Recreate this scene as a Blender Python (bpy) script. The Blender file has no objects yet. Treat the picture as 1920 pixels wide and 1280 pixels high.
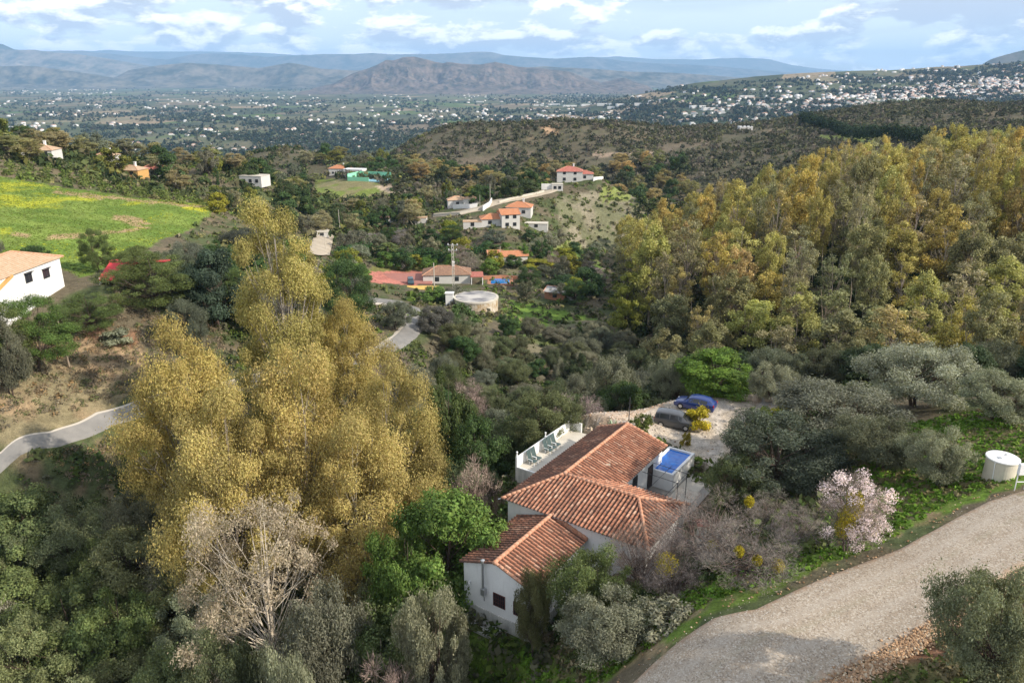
import bpy, bmesh, math, random
import numpy as np
from mathutils import Vector, Matrix
R=math.radians
SC=bpy.context.scene; COL=SC.collection
# ------------------------------------------------------------------ camera
F=1450.0; TH=math.atan((640-140)/F); CT,ST=math.cos(TH),math.sin(TH)
cd=bpy.data.cameras.new("camera"); cam=bpy.data.objects.new("camera",cd); COL.objects.link(cam)
cam.location=(0,0,0); cam.rotation_euler=(math.pi/2-TH,0,0)
cd.sensor_width=36; cd.lens=36*F/1920; cd.clip_start=0.5; cd.clip_end=90000
SC.camera=cam
# ------------------------------------------------------------------ sky, sun, exposure
SUN_AZ,SUN_EL=112.0,34.0          # azimuth clockwise from the view direction (+Y)
w=bpy.data.worlds.new("World"); SC.world=w; w.use_nodes=True
nt=w.node_tree; N=nt.nodes; L=nt.links; N.clear()
def nd(t,**k):
    n=N.new(t)
    for a,b in k.items(): setattr(n,a,b)
    return n
out=nd('ShaderNodeOutputWorld'); bg=nd('ShaderNodeBackground'); bg.inputs[1].default_value=0.132
sky=nd('ShaderNodeTexSky',sky_type='NISHITA',sun_disc=False,sun_elevation=R(SUN_EL),sun_rotation=R(SUN_AZ),altitude=300,air_density=1.0,dust_density=0.6,ozone_density=1.6)
tc=nd('ShaderNodeTexCoord'); sep=nd('ShaderNodeSeparateXYZ'); L.new(tc.outputs['Generated'],sep.inputs[0])
def M(op,a,b=None,c=None,clamp=False):
    n=nd('ShaderNodeMath',operation=op); n.use_clamp=clamp
    for i,v in enumerate((a,b,c)):
        if v is None: continue
        if isinstance(v,(int,float)): n.inputs[i].default_value=v
        else: L.new(v,n.inputs[i])
    return n.outputs[0]
az=M('ARCTAN2',sep.outputs[0],sep.outputs[1]); el=M('ARCSINE',sep.outputs[2])
def skynoise(sx,sy,ox,scale,det=6,rough=.55,dist=0.0):
    c=nd('ShaderNodeCombineXYZ'); L.new(M('MULTIPLY_ADD',az,sx,ox),c.inputs[0]); L.new(M('MULTIPLY',M('POWER',M('MAXIMUM',el,0.0),0.8),sy),c.inputs[1])
    n=nd('ShaderNodeTexNoise',noise_dimensions='2D'); n.inputs['Scale'].default_value=scale; n.inputs['Detail'].default_value=det
    n.inputs['Roughness'].default_value=rough; n.inputs['Distortion'].default_value=dist
    L.new(c.outputs[0],n.inputs['Vector']); return n.outputs[0]
def ramp(v,stops):
    r=nd('ShaderNodeValToRGB'); L.new(v,r.inputs[0]); e=r.color_ramp.elements
    e[0].position,e[1].position=stops[0][0],stops[-1][0]; e[0].color=(stops[0][1],)*3+(1,); e[1].color=(stops[-1][1],)*3+(1,)
    for p,c in stops[1:-1]:
        x=e.new(p); x.color=(c,)*3+(1,)
    return r.outputs[0]
def nz(sx,sy,ox,dz,det=7,rough=.58,dist=.1):
    cb=nd('ShaderNodeCombineXYZ'); L.new(M('MULTIPLY_ADD',az,sx,ox),cb.inputs[0]); L.new(M('MULTIPLY',M('ADD',el,dz),sy),cb.inputs[1])
    t=nd('ShaderNodeTexNoise',noise_dimensions='2D'); t.inputs['Scale'].default_value=1; t.inputs['Detail'].default_value=det; t.inputs['Roughness'].default_value=rough; t.inputs['Distortion'].default_value=dist
    L.new(cb.outputs[0],t.inputs['Vector']); return t.outputs[0]
def blob(a0,e0,ra,re):
    d=M('ADD',M('POWER',M('DIVIDE',M('SUBTRACT',az,a0),ra),2.0),M('POWER',M('DIVIDE',M('SUBTRACT',el,e0),re),2.0)); return M('POWER',2.718,M('MULTIPLY',d,-1.0))
n0=nz(14,36,3.4,0.0); n1=nz(14,36,3.4,0.010); wisp=nz(4,30,7.1,0.0,5,.5,.5)
bias=M('ADD',M('MULTIPLY',blob(-.36,.060,.30,.034),.10),M('MULTIPLY',blob(.06,.036,.34,.012),.15))
bias=M('ADD',bias,M('MULTIPLY',blob(.53,.074,.14,.020),.30)); bias=M('ADD',bias,M('MULTIPLY',blob(-.1,.085,.22,.012),.06))
bias=M('SUBTRACT',bias,M('MULTIPLY',blob(.27,.066,.16,.026),.13)); bias=M('SUBTRACT',bias,M('MULTIPLY',blob(.05,.062,.2,.010),.07))
dens=M('ADD',n0,bias)
cov=ramp(dens,[(0.47,0.0),(0.53,.6),(0.60,1.0)])
veil=M('MULTIPLY',ramp(wisp,[(0.28,.35),(0.62,.95)]),ramp(el,[(0.0,1.0),(0.03,.9),(0.07,.75),(0.12,.6),(0.5,.3),(1,.2)]))
lit=M('ADD',M('MULTIPLY',M('SUBTRACT',n0,n1),3.2),M('MULTIPLY_ADD',dens,-1.5,1.33))
lit=M('SUBTRACT',lit,M('MULTIPLY',blob(.53,.07,.16,.026),.9))
shade=ramp(lit,[(0.25,0.0),(0.5,.55),(0.72,1.0)])
hsv=nd('ShaderNodeHueSaturation'); L.new(sky.outputs[0],hsv.inputs['Color']); hsv.inputs['Saturation'].default_value=.75; hsv.inputs['Value'].default_value=1.0
cl=nd('ShaderNodeMix',data_type='RGBA'); cl.inputs[6].default_value=(4.4,4.9,5.7,1); cl.inputs[7].default_value=(9.8,9.7,9.6,1); L.new(shade,cl.inputs[0])
m1=nd('ShaderNodeMix',data_type='RGBA'); L.new(veil,m1.inputs[0]); L.new(hsv.outputs[0],m1.inputs[6]); m1.inputs[7].default_value=(6.6,7.4,8.2,1)
m2=nd('ShaderNodeMix',data_type='RGBA'); L.new(cov,m2.inputs[0]); L.new(m1.outputs[2],m2.inputs[6]); L.new(cl.outputs[2],m2.inputs[7])
# below the horizon the plain sky colour only
m3=nd('ShaderNodeMix',data_type='RGBA'); L.new(M('GREATER_THAN',el,-0.02),m3.inputs[0]); m3.inputs[6].default_value=(3,3.4,4,1); L.new(m2.outputs[2],m3.inputs[7])
L.new(m3.outputs[2],bg.inputs[0]); L.new(bg.outputs[0],out.inputs[0])
sd=bpy.data.lights.new("sun",'SUN'); sd.energy=4.6; sd.angle=R(0.55); sd.color=(1.0,.90,.76)
so=bpy.data.objects.new("sun",sd); COL.objects.link(so)
sv=Vector((math.sin(R(SUN_AZ))*math.cos(R(SUN_EL)),math.cos(R(SUN_AZ))*math.cos(R(SUN_EL)),math.sin(R(SUN_EL))))
so.rotation_euler=sv.to_track_quat('Z','Y').to_euler()
SC.view_settings.view_transform='Standard'; SC.view_settings.look='None'; SC.view_settings.exposure=0.30; SC.view_settings.gamma=1.0
SC.view_settings.use_curve_mapping=False
try:
    SC.cycles.max_bounces=6; SC.cycles.diffuse_bounces=3; SC.cycles.glossy_bounces=2; SC.cycles.transmission_bounces=3; SC.cycles.volume_bounces=2; SC.cycles.transparent_max_bounces=4
    SC.cycles.sample_clamp_indirect=4.0; SC.cycles.use_denoising=True
except Exception: pass
# ------------------------------------------------------------------ pixel <-> world helpers (photo pixels 1920x1280)
def ray(px,py):
    u=640-py; return (px-960.0, F*CT+u*ST, -F*ST+u*CT)
def bpz(px,py,z):
    d=ray(px,py); t=z/d[2]; return (d[0]*t,d[1]*t)
def bpY(px,py,Y):
    d=ray(px,py); t=Y/d[1]; return (d[0]*t,Y,d[2]*t)
def project(x,y,z):
    D=y*CT-z*ST; U=y*ST+z*CT; D=np.maximum(D,1e-3)
    return 960+F*x/D,640-F*U/D
# ------------------------------------------------------------------ noise
def _hash(ix,iy,s):
    v=np.sin(ix*127.1+iy*311.7+s*74.7)*43758.5453; return v-np.floor(v)
def vnoise(x,y,s=0):
    ix,iy=np.floor(x),np.floor(y); fx,fy=x-ix,y-iy
    fx=fx*fx*(3-2*fx); fy=fy*fy*(3-2*fy)
    a=_hash(ix,iy,s);b=_hash(ix+1,iy,s);c=_hash(ix,iy+1,s);d=_hash(ix+1,iy+1,s)
    return (a+(b-a)*fx)*(1-fy)+(c+(d-c)*fx)*fy
def fbm(x,y,o=4,s=0,g=.5):
    r=0;a=1;t=0
    for i in range(o):
        r=r+a*vnoise(x*2**i,y*2**i,s+i*7); t+=a; a*=g
    return r/t
def sstep(a,b,x):
    t=np.clip((x-a)/(b-a),0,1); return t*t*(3-2*t)
# ------------------------------------------------------------------ terrain height
HA=R(34.5); UX,UY=math.sin(HA),math.cos(HA); VX,VY=math.cos(HA),-math.sin(HA)   # house frame u (along) v (right)
def uv(u,v): return (u*UX+v*VX,u*UY+v*VY)
CP=[]
for px,py,z in [
 (868,1150,-37.0),(960,1195,-37.6),(968,892,-35.6),(1290,900,-34.6),(1330,880,-34.3),
 (1180,770,-33.9),(1260,800,-33.7),(1340,765,-33.3),(1300,745,-33.4),(1420,752,-32.9),(1530,748,-32.0),(1075,790,-34.4),(1400,800,-33.4),
 (1450,905,-30.8),(1600,870,-28.6),(1750,912,-26.8),(1870,905,-25.4),(1910,770,-26.5),(1850,835,-26.6),(1690,790,-29.2),(1560,790,-31.0),
 (1190,1275,-29.6),(1330,1162,-27.4),(1410,1142,-26.6),(1520,1092,-26.1),(1670,1032,-25.8),(1800,962,-25.3),(1900,932,-24.9),
 (1560,1280,-27.0),(1760,1170,-25.4),(1920,1040,-24.7),(1915,1270,-24.6),(1250,1150,-30.2),(1190,1190,-32.2),(1300,1040,-31.5),(1400,1030,-29.6),(1300,960,-33.2),(1500,1000,-28.4),
 (1000,1262,-37.2),(850,1240,-40.0),(700,1262,-43.0),(1090,1240,-34.2),
 (150,800,-38.0),(40,850,-38.2),(215,787,-38.3),(0,705,-32.6),(132,692,-34.2),(250,700,-35.5),(0,640,-31.5),(200,625,-32.5),(0,575,-30.2),(60,575,-30),(125,562,-29.6),(190,560,-29.5),
 (730,640,-42.4),(770,592,-44),(690,575,-46.0),(640,600,-43),(880,640,-48),(850,650,-46.5),(1000,640,-51.5),(892,588,-50.7),(940,600,-51),(840,538,-54.3),(700,512,-53),(925,527,-55.2),(1045,565,-55.5),(1060,610,-55),
 (730,482,-54),(850,480,-54),(950,472,-53),(960,428,-49.5),(1075,342,-43),(1000,375,-46),(1140,362,-46),(1150,480,-64),(1080,420,-54),
 (650,334,-52),(700,372,-55),(600,400,-52),(610,442,-50),(465,350,-46),(540,420,-50),(560,300,-60),
 (800,330,-66),(900,340,-62),(750,292,-62),(700,303,-56),(740,307,-57),(1000,228,-40),(1100,245,-43),(1240,264,-50),(850,246,-50),(780,264,-58),
 (1400,246,-44),(1500,226,-41),(1600,256,-40),(1700,264,-36),(1920,198,-27),(1300,340,-62),(1800,240,-33),
 (0,340,-24.6),(130,470,-28.4),(200,348,-30.4),(380,388,-32.2),(100,300,-25.8),(280,330,-34.5),(0,420,-25.5),(300,420,-31.2),(250,520,-30.5),(400,470,-34),(0,265,-24)]:
    x,y=bpz(px,py,z); CP.append((x,y,z))
CP+=[(25,341,-42.4),(40,338,-43.5),(8,332,-44.5),(62,326,-49),(-8,60,-46.5),(-16,44,-46.5),(-36,54,-50),(-62,52,-52),(-30,28,-48),(-70,30,-54),(-10,25,-42),(4,80,-44.5),(-20,75,-45),(20,104,-48.5),(38,96,-41),(60,104,-44),(45,118,-47.5),(90,112,-43),(30,150,-53),
 (-50,70,-44.5),(6,18,-33),(14,12,-27),(28,14,-24.5),(50,20,-23.5),(0,0,-34),(-40,0,-48),(40,0,-23),(75,40,-22.5),(90,70,-24),(120,110,-34),
 (65,150,-42),(110,150,-38),(77,205,-43),(134,200,-38),(105,285,-47),(190,280,-38),(57,285,-62),(60,240,-60),(125,350,-58),(230,350,-46),(50,350,-64),(330,300,-30),(250,200,-30),
 (-120,110,-27),(-140,200,-22),(-200,260,-22),(-260,200,-15),(-160,60,-34),(-330,350,-25),(-150,340,-38),(-100,300,-36),
 (-260,430,-60),(-120,450,-62),(-350,520,-90),(-150,620,-95),(0,600,-62),(-300,750,-130),(-500,600,-110),(-50,820,-90),(150,900,-70),(400,850,-30),(560,800,-22),(620,600,-20),(700,950,-70),(400,1000,-75),(-600,950,-160),(-150,1000,-150),(150,1100,-140),(450,1250,-130),(800,1200,-90)]
CP=np.array(CP,float)
# the flat pads (house frame): main house and patio, lower wing, terrace, parking
def _w(x,y): 
    r=np.log(np.maximum(y,-30)+45.0); return 2.6*x/(y+60.0)*1.0,r*2.0
cu,cw=_w(CP[:,0],CP[:,1])
def _tps(d2): return np.where(d2>1e-12,0.5*d2*np.log(np.maximum(d2,1e-12)),0.0)
NCP=n=len(CP); K=_tps((cu[:,None]-cu[None])**2+(cw[:,None]-cw[None])**2)+np.eye(n)*0.0001
P=np.c_[np.ones(n),cu,cw]; A=np.block([[K,P],[P.T,np.zeros((3,3))]])
SOL=np.linalg.solve(A,np.r_[CP[:,2],np.zeros(3)])
CRX=np.array([-2500,-1200,-300,300,520,786,1000,1238,1480,1710,1945,2220,2900,5000]); CRZ=np.array([-170,-170,-170,-150,-90,-38,-14,4,14,22,34,52,80,120])
PADS=[(42.8,60.5,-31.9,-16.5,-34.7,2.2),(35.8,44.5,-30.2,-22.6,-37.2,1.6),(49.5,62.0,-35.3,-31.0,-34.9,1.2)]
def hgt(x,y):
    x=np.asarray(x,float); y=np.asarray(y,float); sh=x.shape; x=x.ravel(); y=y.ravel(); z=np.empty_like(x)
    for i in range(0,len(x),40000):
        xs,ys=x[i:i+40000],y[i:i+40000]; a,b=_w(xs,np.minimum(ys,1300))
        d=(a[:,None]-cu)**2+(b[:,None]-cw)**2
        z[i:i+40000]=_tps(d)@SOL[:NCP]+SOL[NCP]+SOL[NCP+1]*a+SOL[NCP+2]*b
    z=np.clip(z,-175,20)
    near=z+ (fbm(x/9,y/9,3,5)-.5)*0.5*sstep(20,80,y) + (fbm(x/40,y/40,4,9)-.5)*2.2*sstep(120,400,y)+(fbm(x/90,y/90,4,11)-.5)*13*sstep(420,700,y)
    xr=x*3500/np.maximum(y,1800); cr=np.interp(xr,CRX,CRZ)+8*(fbm(x/160,y/160,4,21)-.5)
    t=np.clip((y-1100)/(3500-1100),0,1); base=-170.0
    sl=base+(cr-base)*np.where(y<3500,t**1.25,np.clip(1-(y-3500)/4200,0,1)**1.4)
    far=np.maximum(sl,base)+ (fbm(x/300,y/300,4,31)-.5)*9+ (fbm(x/900,y/900,3,33)-.5)*16
    k=sstep(950,1500,y); z=near*(1-k)+far*k
    u=x*UX+y*UY; v=x*VX+y*VY
    for u0,u1,v0,v1,pz,f in PADS:
        dd=np.maximum(np.maximum(u0-u,u-u1),np.maximum(v0-v,v-v1)); kk=1-sstep(0,f,dd); z=z*(1-kk)+pz*kk
    return z.reshape(sh)
def H1(x,y): return float(hgt(np.array([x]),np.array([y]))[0])
def at(px,py,ymax=9000):
    d=ray(px,py); s=np.exp(np.linspace(math.log(12),math.log(ymax),260)); x=d[0]/d[1]*s; z=d[2]/d[1]*s
    g=hgt(x,s)-z; i=np.argmax(g>0) if (g>0).any() else len(s)-1
    if i==0: Y=s[0]
    else:
        a,b=s[i-1],s[i]; ss=np.linspace(a,b,24); gg=hgt(d[0]/d[1]*ss,ss)-d[2]/d[1]*ss; j=max(1,int(np.argmax(gg>0))); 
        g0,g1=gg[j-1],gg[j]; Y=ss[j-1]+(ss[j]-ss[j-1])*(-g0/(g1-g0) if g1!=g0 else 0)
    return np.array([d[0]/d[1]*Y,Y,H1(d[0]/d[1]*Y,Y)])
def atv(px,py,ymax=9000):
    """vectorised: many photo pixels -> ground points"""
    px=np.asarray(px,float); py=np.asarray(py,float); d=ray(px,py); s=np.exp(np.linspace(math.log(12),math.log(ymax),150))
    dx=(d[0]/d[1]); dz=(d[2]/d[1]); X=dx[:,None]*s; Z=dz[:,None]*s
    g=hgt(X,np.broadcast_to(s,X.shape))-Z; hit=g>0; ok=hit.any(1); i=np.maximum(np.argmax(hit,1),1); r=np.arange(len(px))
    g0,g1=g[r,i-1],g[r,i]; Y=s[i-1]+(s[i]-s[i-1])*np.clip(-g0/np.where(g1!=g0,g1-g0,1),0,1)
    x=dx*Y; return x,Y,hgt(x,Y),ok
def inpoly(px,py,poly):
    c=np.zeros(px.shape,bool); m=len(poly)
    for i in range(m):
        x0,y0=poly[i]; x1,y1=poly[(i+1)%m]
        k=((y0>py)!=(y1>py))&(px<(x1-x0)*(py-y0)/((y1-y0) if y1!=y0 else 1e-9)+x0); c^=k
    return c
# ------------------------------------------------------------------ object helpers
def tag(o,label=None,cat=None,group=None,kind=None):
    if label: o['label']=label
    if cat: o['category']=cat
    if group: o['group']=group
    if kind: o['kind']=kind
    return o
def empty(name,loc,rz=0.0,scale=(1,1,1)):
    o=bpy.data.objects.new(name,None); COL.objects.link(o); o.location=loc; o.rotation_euler=(0,0,rz); o.scale=scale; o.empty_display_size=.3; return o
def link(name,me,parent=None):
    o=bpy.data.objects.new(name,me); COL.objects.link(o)
    if parent is not None: o.parent=parent
    return o
def mesh_np(name,co,faces,k,mats,attr=None,smooth=False,mi=None):
    """co (n,3); faces flat (m*k)"""
    me=bpy.data.meshes.new(name); co=np.ascontiguousarray(co,np.float32); faces=np.ascontiguousarray(faces,np.int32).ravel(); m=len(faces)//k
    me.vertices.add(len(co)); me.vertices.foreach_set('co',co.ravel())
    me.loops.add(len(faces)); me.loops.foreach_set('vertex_index',faces)
    me.polygons.add(m); me.polygons.foreach_set('loop_start',np.arange(0,m*k,k,dtype=np.int32))
    try: me.polygons.foreach_set('loop_total',np.full(m,k,np.int32))
    except Exception: pass
    if smooth: me.polygons.foreach_set('use_smooth',np.ones(m,bool))
    if mi is not None: me.polygons.foreach_set('material_index',np.asarray(mi,np.int32))
    for mt in (mats if isinstance(mats,(list,tuple)) else [mats]): me.materials.append(mt)
    if attr:
        for an,(dom,typ,val) in attr.items():
            a=me.attributes.new(an,typ,dom); v=np.ascontiguousarray(val,np.float32)
            a.data.foreach_set('color' if typ=='FLOAT_COLOR' else 'value',v.ravel())
    me.update(calc_edges=True); return me
class MB:
    """collects boxes, prisms, tubes, surfaces into one mesh"""
    def __init__(s): s.v=[]; s.f=[]; s.m=[]; s.cur=0
    def mat(s,i): s.cur=i; return s
    def add(s,vs,fs):
        b=len(s.v); s.v+= [tuple(p) for p in vs]; s.f+=[tuple(b+i for i in f) for f in fs]; s.m+=[s.cur]*len(fs); return s
    def box(s,x0,x1,y0,y1,z0,z1):
        return s.add([(x0,y0,z0),(x1,y0,z0),(x1,y1,z0),(x0,y1,z0),(x0,y0,z1),(x1,y0,z1),(x1,y1,z1),(x0,y1,z1)],[(0,3,2,1),(4,5,6,7),(0,1,5,4),(1,2,6,5),(2,3,7,6),(3,0,4,7)])
    def prism(s,poly,z0,z1):
        m=len(poly); return s.add([(p[0],p[1],z0) for p in poly]+[(p[0],p[1],z1) for p in poly],[tuple(range(m-1,-1,-1)),tuple(range(m,2*m))]+[(i,(i+1)%m,m+(i+1)%m,m+i) for i in range(m)])
    def tube(s,pts,rs,n=8,cap=True):
        pts=[Vector(p) for p in pts]; rs=rs if isinstance(rs,(list,tuple)) else [rs]*len(pts); V=[]; Fc=[]
        for i,p in enumerate(pts):
            t=(pts[min(i+1,len(pts)-1)]-pts[max(i-1,0)]).normalized(); a=t.orthogonal().normalized() if i==0 else (a-t*a.dot(t)).normalized(); b=t.cross(a)
            for k in range(n):
                q=2*math.pi*k/n; V.append(p+(a*math.cos(q)+b*math.sin(q))*rs[i])
        for i in range(len(pts)-1):
            for k in range(n): Fc.append((i*n+k,i*n+(k+1)%n,(i+1)*n+(k+1)%n,(i+1)*n+k))
        if cap: Fc+= [tuple(range(n-1,-1,-1)),tuple((len(pts)-1)*n+k for k in range(n))]
        return s.add(V,Fc)
    def lathe(s,prof,cx=0,cy=0,n=32):
        V=[];Fc=[]
        for r,z in prof:
            for k in range(n): q=2*math.pi*k/n; V.append((cx+r*math.cos(q),cy+r*math.sin(q),z))
        for i in range(len(prof)-1):
            for k in range(n): Fc.append((i*n+k,i*n+(k+1)%n,(i+1)*n+(k+1)%n,(i+1)*n+k))
        Fc.append(tuple(range(n-1,-1,-1))); Fc.append(tuple((len(prof)-1)*n+k for k in range(n)))
        return s.add(V,Fc)
    def build(s,name,mats,parent=None,smooth=False,bevel=0):
        me=bpy.data.meshes.new(name); me.from_pydata([tuple(v) for v in s.v],[],s.f)
        for mt in (mats if isinstance(mats,(list,tuple)) else [mats]): me.materials.append(mt)
        me.polygons.foreach_set('material_index',np.array(s.m,np.int32))
        if smooth: me.polygons.foreach_set('use_smooth',np.ones(len(s.f),bool))
        me.update(); o=link(name,me,parent)
        if bevel:
            b=o.modifiers.new('b','BEVEL'); b.width=bevel; b.segments=2; b.limit_method='ANGLE'
        return o
# ------------------------------------------------------------------ materials
def mat(name):
    m=bpy.data.materials.new(name); m.use_nodes=True; m.node_tree.nodes.clear(); return m,m.node_tree
class G:
    def __init__(s,name):
        s.m,s.t=mat(name); s.N=s.t.nodes; s.L=s.t.links; s.o=s.N.new('ShaderNodeOutputMaterial'); s._obj=None
    def n(s,t,**k):
        x=s.N.new(t)
        for a,b in k.items(): setattr(x,a,b)
        return x
    def inp(s,sock,v):
        if isinstance(v,bpy.types.NodeSocket): s.L.new(v,sock)
        elif isinstance(v,tuple) and len(v)==3: sock.default_value=v+(1,) if sock.type=='RGBA' else v
        else: sock.default_value=v
    def pos(s,kind='Object'):
        if s._obj is None: s._obj=s.n('ShaderNodeTexCoord')
        return s._obj.outputs[kind]
    def wpos(s): return s.n('ShaderNodeNewGeometry').outputs['Position']
    def noise(s,scale,det=4,rough=.55,vec=None,dist=0,map=None):
        x=s.n('ShaderNodeTexNoise'); x.inputs['Scale'].default_value=scale; x.inputs['Detail'].default_value=det; x.inputs['Roughness'].default_value=rough; x.inputs['Distortion'].default_value=dist
        v=vec if vec is not None else s.pos()
        if map is not None:
            mp=s.n('ShaderNodeMapping'); s.L.new(v,mp.inputs[0]); mp.inputs['Scale'].default_value=map; v=mp.outputs[0]
        s.L.new(v,x.inputs['Vector']); return x.outputs[0]
    def math(s,op,a,b=0.0,clamp=False):
        x=s.n('ShaderNodeMath',operation=op); x.use_clamp=clamp; s.inp(x.inputs[0],a); s.inp(x.inputs[1],b); return x.outputs[0]
    def rng(s,v,a,b,c=0.0,d=1.0):
        x=s.n('ShaderNodeMapRange'); s.inp(x.inputs[0],v); x.inputs[1].default_value=a; x.inputs[2].default_value=b; x.inputs[3].default_value=c; x.inputs[4].default_value=d; return x.outputs[0]
    def mix(s,f,a,b,mode='MIX'):
        x=s.n('ShaderNodeMix',data_type='RGBA',blend_type=mode); s.inp(x.inputs[0],f); s.inp(x.inputs[6],a); s.inp(x.inputs[7],b); return x.outputs[2]
    def attr(s,name,typ='GEOMETRY'):
        x=s.n('ShaderNodeAttribute',attribute_type=typ); x.attribute_name=name; return x
    def bump(s,h,strength=.4,dist=.05):
        x=s.n('ShaderNodeBump'); x.inputs['Strength'].default_value=strength; x.inputs['Distance'].default_value=dist; s.L.new(h,x.inputs['Height']); return x.outputs[0]
    def fin(s,col,rough=.8,spec=.3,normal=None,metal=0.0,coat=0.0):
        p=s.n('ShaderNodeBsdfPrincipled'); s.inp(p.inputs['Base Color'],col); s.inp(p.inputs['Roughness'],rough); p.inputs['Specular IOR Level'].default_value=spec; p.inputs['Metallic'].default_value=metal
        if coat: p.inputs['Coat Weight'].default_value=coat; p.inputs['Coat Roughness'].default_value=.05
        if normal is not None: s.L.new(normal,p.inputs['Normal'])
        s.L.new(p.outputs[0],s.o.inputs[0]); return s.m
def paint(name,c,var=.12,rough=.8,scale=1.2,spec=.3,metal=0.0,bump=.15,coat=0.0):
    g=G(name); a=g.noise(scale,6,.65); b=g.noise(scale*9,4,.6)
    f=g.rng(g.math('ADD',g.math('MULTIPLY',a,.65),g.math('MULTIPLY',b,.35)),.3,.7)
    lo=tuple(x*(1-var) for x in c); hi=tuple(min(1,x*(1+var)) for x in c)
    return g.fin(g.mix(f,lo,hi),rough,spec,g.bump(b,bump,.01) if bump else None,metal,coat)
MT={}
# whitewash with rain stains
g=G('whitewash'); a=g.noise(.9,6,.6); st=g.noise(1.6,5,.6,map=(2.2,2.2,.25))
c=g.mix(g.rng(a,.35,.7),(.74,.74,.73),(.83,.83,.82)); c=g.mix(g.math('MULTIPLY',g.rng(st,.56,.75),.35),c,(.52,.50,.46)); MT['white']=g.fin(c,.85,.2,g.bump(g.noise(14,4),.25,.01))
g=G('weathered render'); st=g.noise(1.3,6,.65,map=(1.5,1.5,.35)); b=g.noise(9,5,.6)
c=g.mix(g.rng(st,.35,.68),(.62,.61,.57),(.30,.30,.28)); c=g.mix(g.math('MULTIPLY',g.rng(b,.5,.75),.4),c,(.2,.2,.19)); MT['concrete']=g.fin(c,.9,.2,g.bump(b,.4,.01))
g=G('terracotta tiles'); rnd=g.attr('tv').outputs['Fac']; b=g.noise(7,5,.7); li=g.noise(.55,6,.68); l2=g.noise(3.2,5,.7)
tr=g.n('ShaderNodeValToRGB'); g.L.new(rnd,tr.inputs[0]); e=tr.color_ramp.elements; e[0].color=(.33,.115,.06,1); e[1].color=(.68,.40,.28,1); x=e.new(.45); x.color=(.48,.18,.10,1); x=e.new(.8); x.color=(.57,.24,.135,1)
c=g.mix(g.rng(b,.3,.75,0,.45),tr.outputs[0],(.52,.36,.26))
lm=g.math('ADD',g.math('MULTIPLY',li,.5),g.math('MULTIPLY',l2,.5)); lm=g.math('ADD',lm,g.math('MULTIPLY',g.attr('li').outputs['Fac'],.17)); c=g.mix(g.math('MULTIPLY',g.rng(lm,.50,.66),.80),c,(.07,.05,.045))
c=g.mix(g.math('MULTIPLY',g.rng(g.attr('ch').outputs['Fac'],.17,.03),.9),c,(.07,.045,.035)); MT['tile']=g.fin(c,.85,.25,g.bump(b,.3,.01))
g=G('ridge mortar tiles'); b=g.noise(3,5,.7); c=g.mix(g.rng(b,.35,.65),(.47,.22,.13),(.60,.36,.25)); MT['ridge']=g.fin(c,.85,.2,g.bump(b,.4,.02))
def rooftile(name,c1,c2,per=.5):
    g=G(name); wv=g.n('ShaderNodeTexWave',wave_type='BANDS',bands_direction='X'); wv.inputs['Scale'].default_value=.5/per; wv.inputs['Distortion'].default_value=.6; g.L.new(g.pos(),wv.inputs[0])
    b=g.noise(1.7,5,.7); c=g.mix(g.rng(b,.35,.68),c1,c2); c=g.mix(g.math('MULTIPLY',wv.outputs['Fac'],.35),c,(.10,.06,.05)); return g.fin(c,.85,.2,g.bump(wv.outputs['Fac'],.6,.05))
MT['roof_orange']=rooftile('orange roof tiles',(.52,.20,.09),(.62,.30,.17)); MT['roof_brown']=rooftile('brown weathered roof tiles',(.20,.12,.085),(.42,.26,.17)); MT['roof_red']=rooftile('red roof tiles',(.42,.13,.10),(.55,.22,.17))
MT['roof_tan']=rooftile('tan weathered roof tiles',(.50,.33,.20),(.62,.46,.32))
MT['glass']=paint('dark window glass',(.03,.035,.04),.2,.12,2,.6,bump=0); MT['ironred']=paint('rust red iron',(.10,.03,.025),.3,.7,6); MT['dark']=paint('dark opening',(.02,.02,.022),.3,.8)
MT['door']=paint('dark wooden door',(.045,.03,.025),.3,.6,5); MT['steel']=paint('galvanised steel',(.52,.53,.54),.12,.35,4,.5,metal=.7); MT['iron']=paint('dark iron',(.05,.05,.055),.3,.6,6)
MT['wood']=paint('grey weathered wood',(.30,.24,.18),.25,.85,3); MT['brick']=paint('brick',(.42,.20,.12),.2,.85,3); MT['plasticgreen']=paint('faded green plastic',(.07,.105,.105),.15,.55,3); MT['red']=paint('faded red sheet roof',(.55,.05,.06),.15,.6,.6)
MT['ochre']=paint('ochre plaster',(.56,.33,.12),.12,.85); MT['yellow']=paint('yellow painted paving',(.66,.42,.12),.15,.85,.5); MT['redpave']=paint('red paving',(.36,.16,.13),.18,.85,.5); MT['mint']=paint('mint green court wall',(.28,.68,.46),.1,.8,.4); MT['courtblue']=paint('blue court floor',(.30,.55,.65),.1,.8,.3)
MT['stone']=paint('rough stone',(.42,.34,.26),.35,.9,2.2,.2,bump=.6); MT['paleconc']=paint('pale concrete',(.55,.51,.44),.14,.9,.9,.2,bump=.3); MT['patio']=paint('old patio concrete',(.30,.28,.25),.25,.9,.7,.2,bump=.3); MT['plastic']=paint('white plastic',(.8,.8,.8),.05,.5,2)
g=G('swimming pool water'); b=g.noise(2.0,3,.5); MT['water']=g.fin(g.mix(g.rng(b,.3,.7),(.003,.11,.50),(.008,.17,.60)),.06,.5,g.bump(b,.15,.05))
g=G('light pool water'); b=g.noise(.6,3,.5); MT['water2']=g.fin(g.mix(g.rng(b,.3,.7),(.01,.16,.50),(.03,.25,.60)),.1,.5,g.bump(b,.15,.05))
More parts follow.
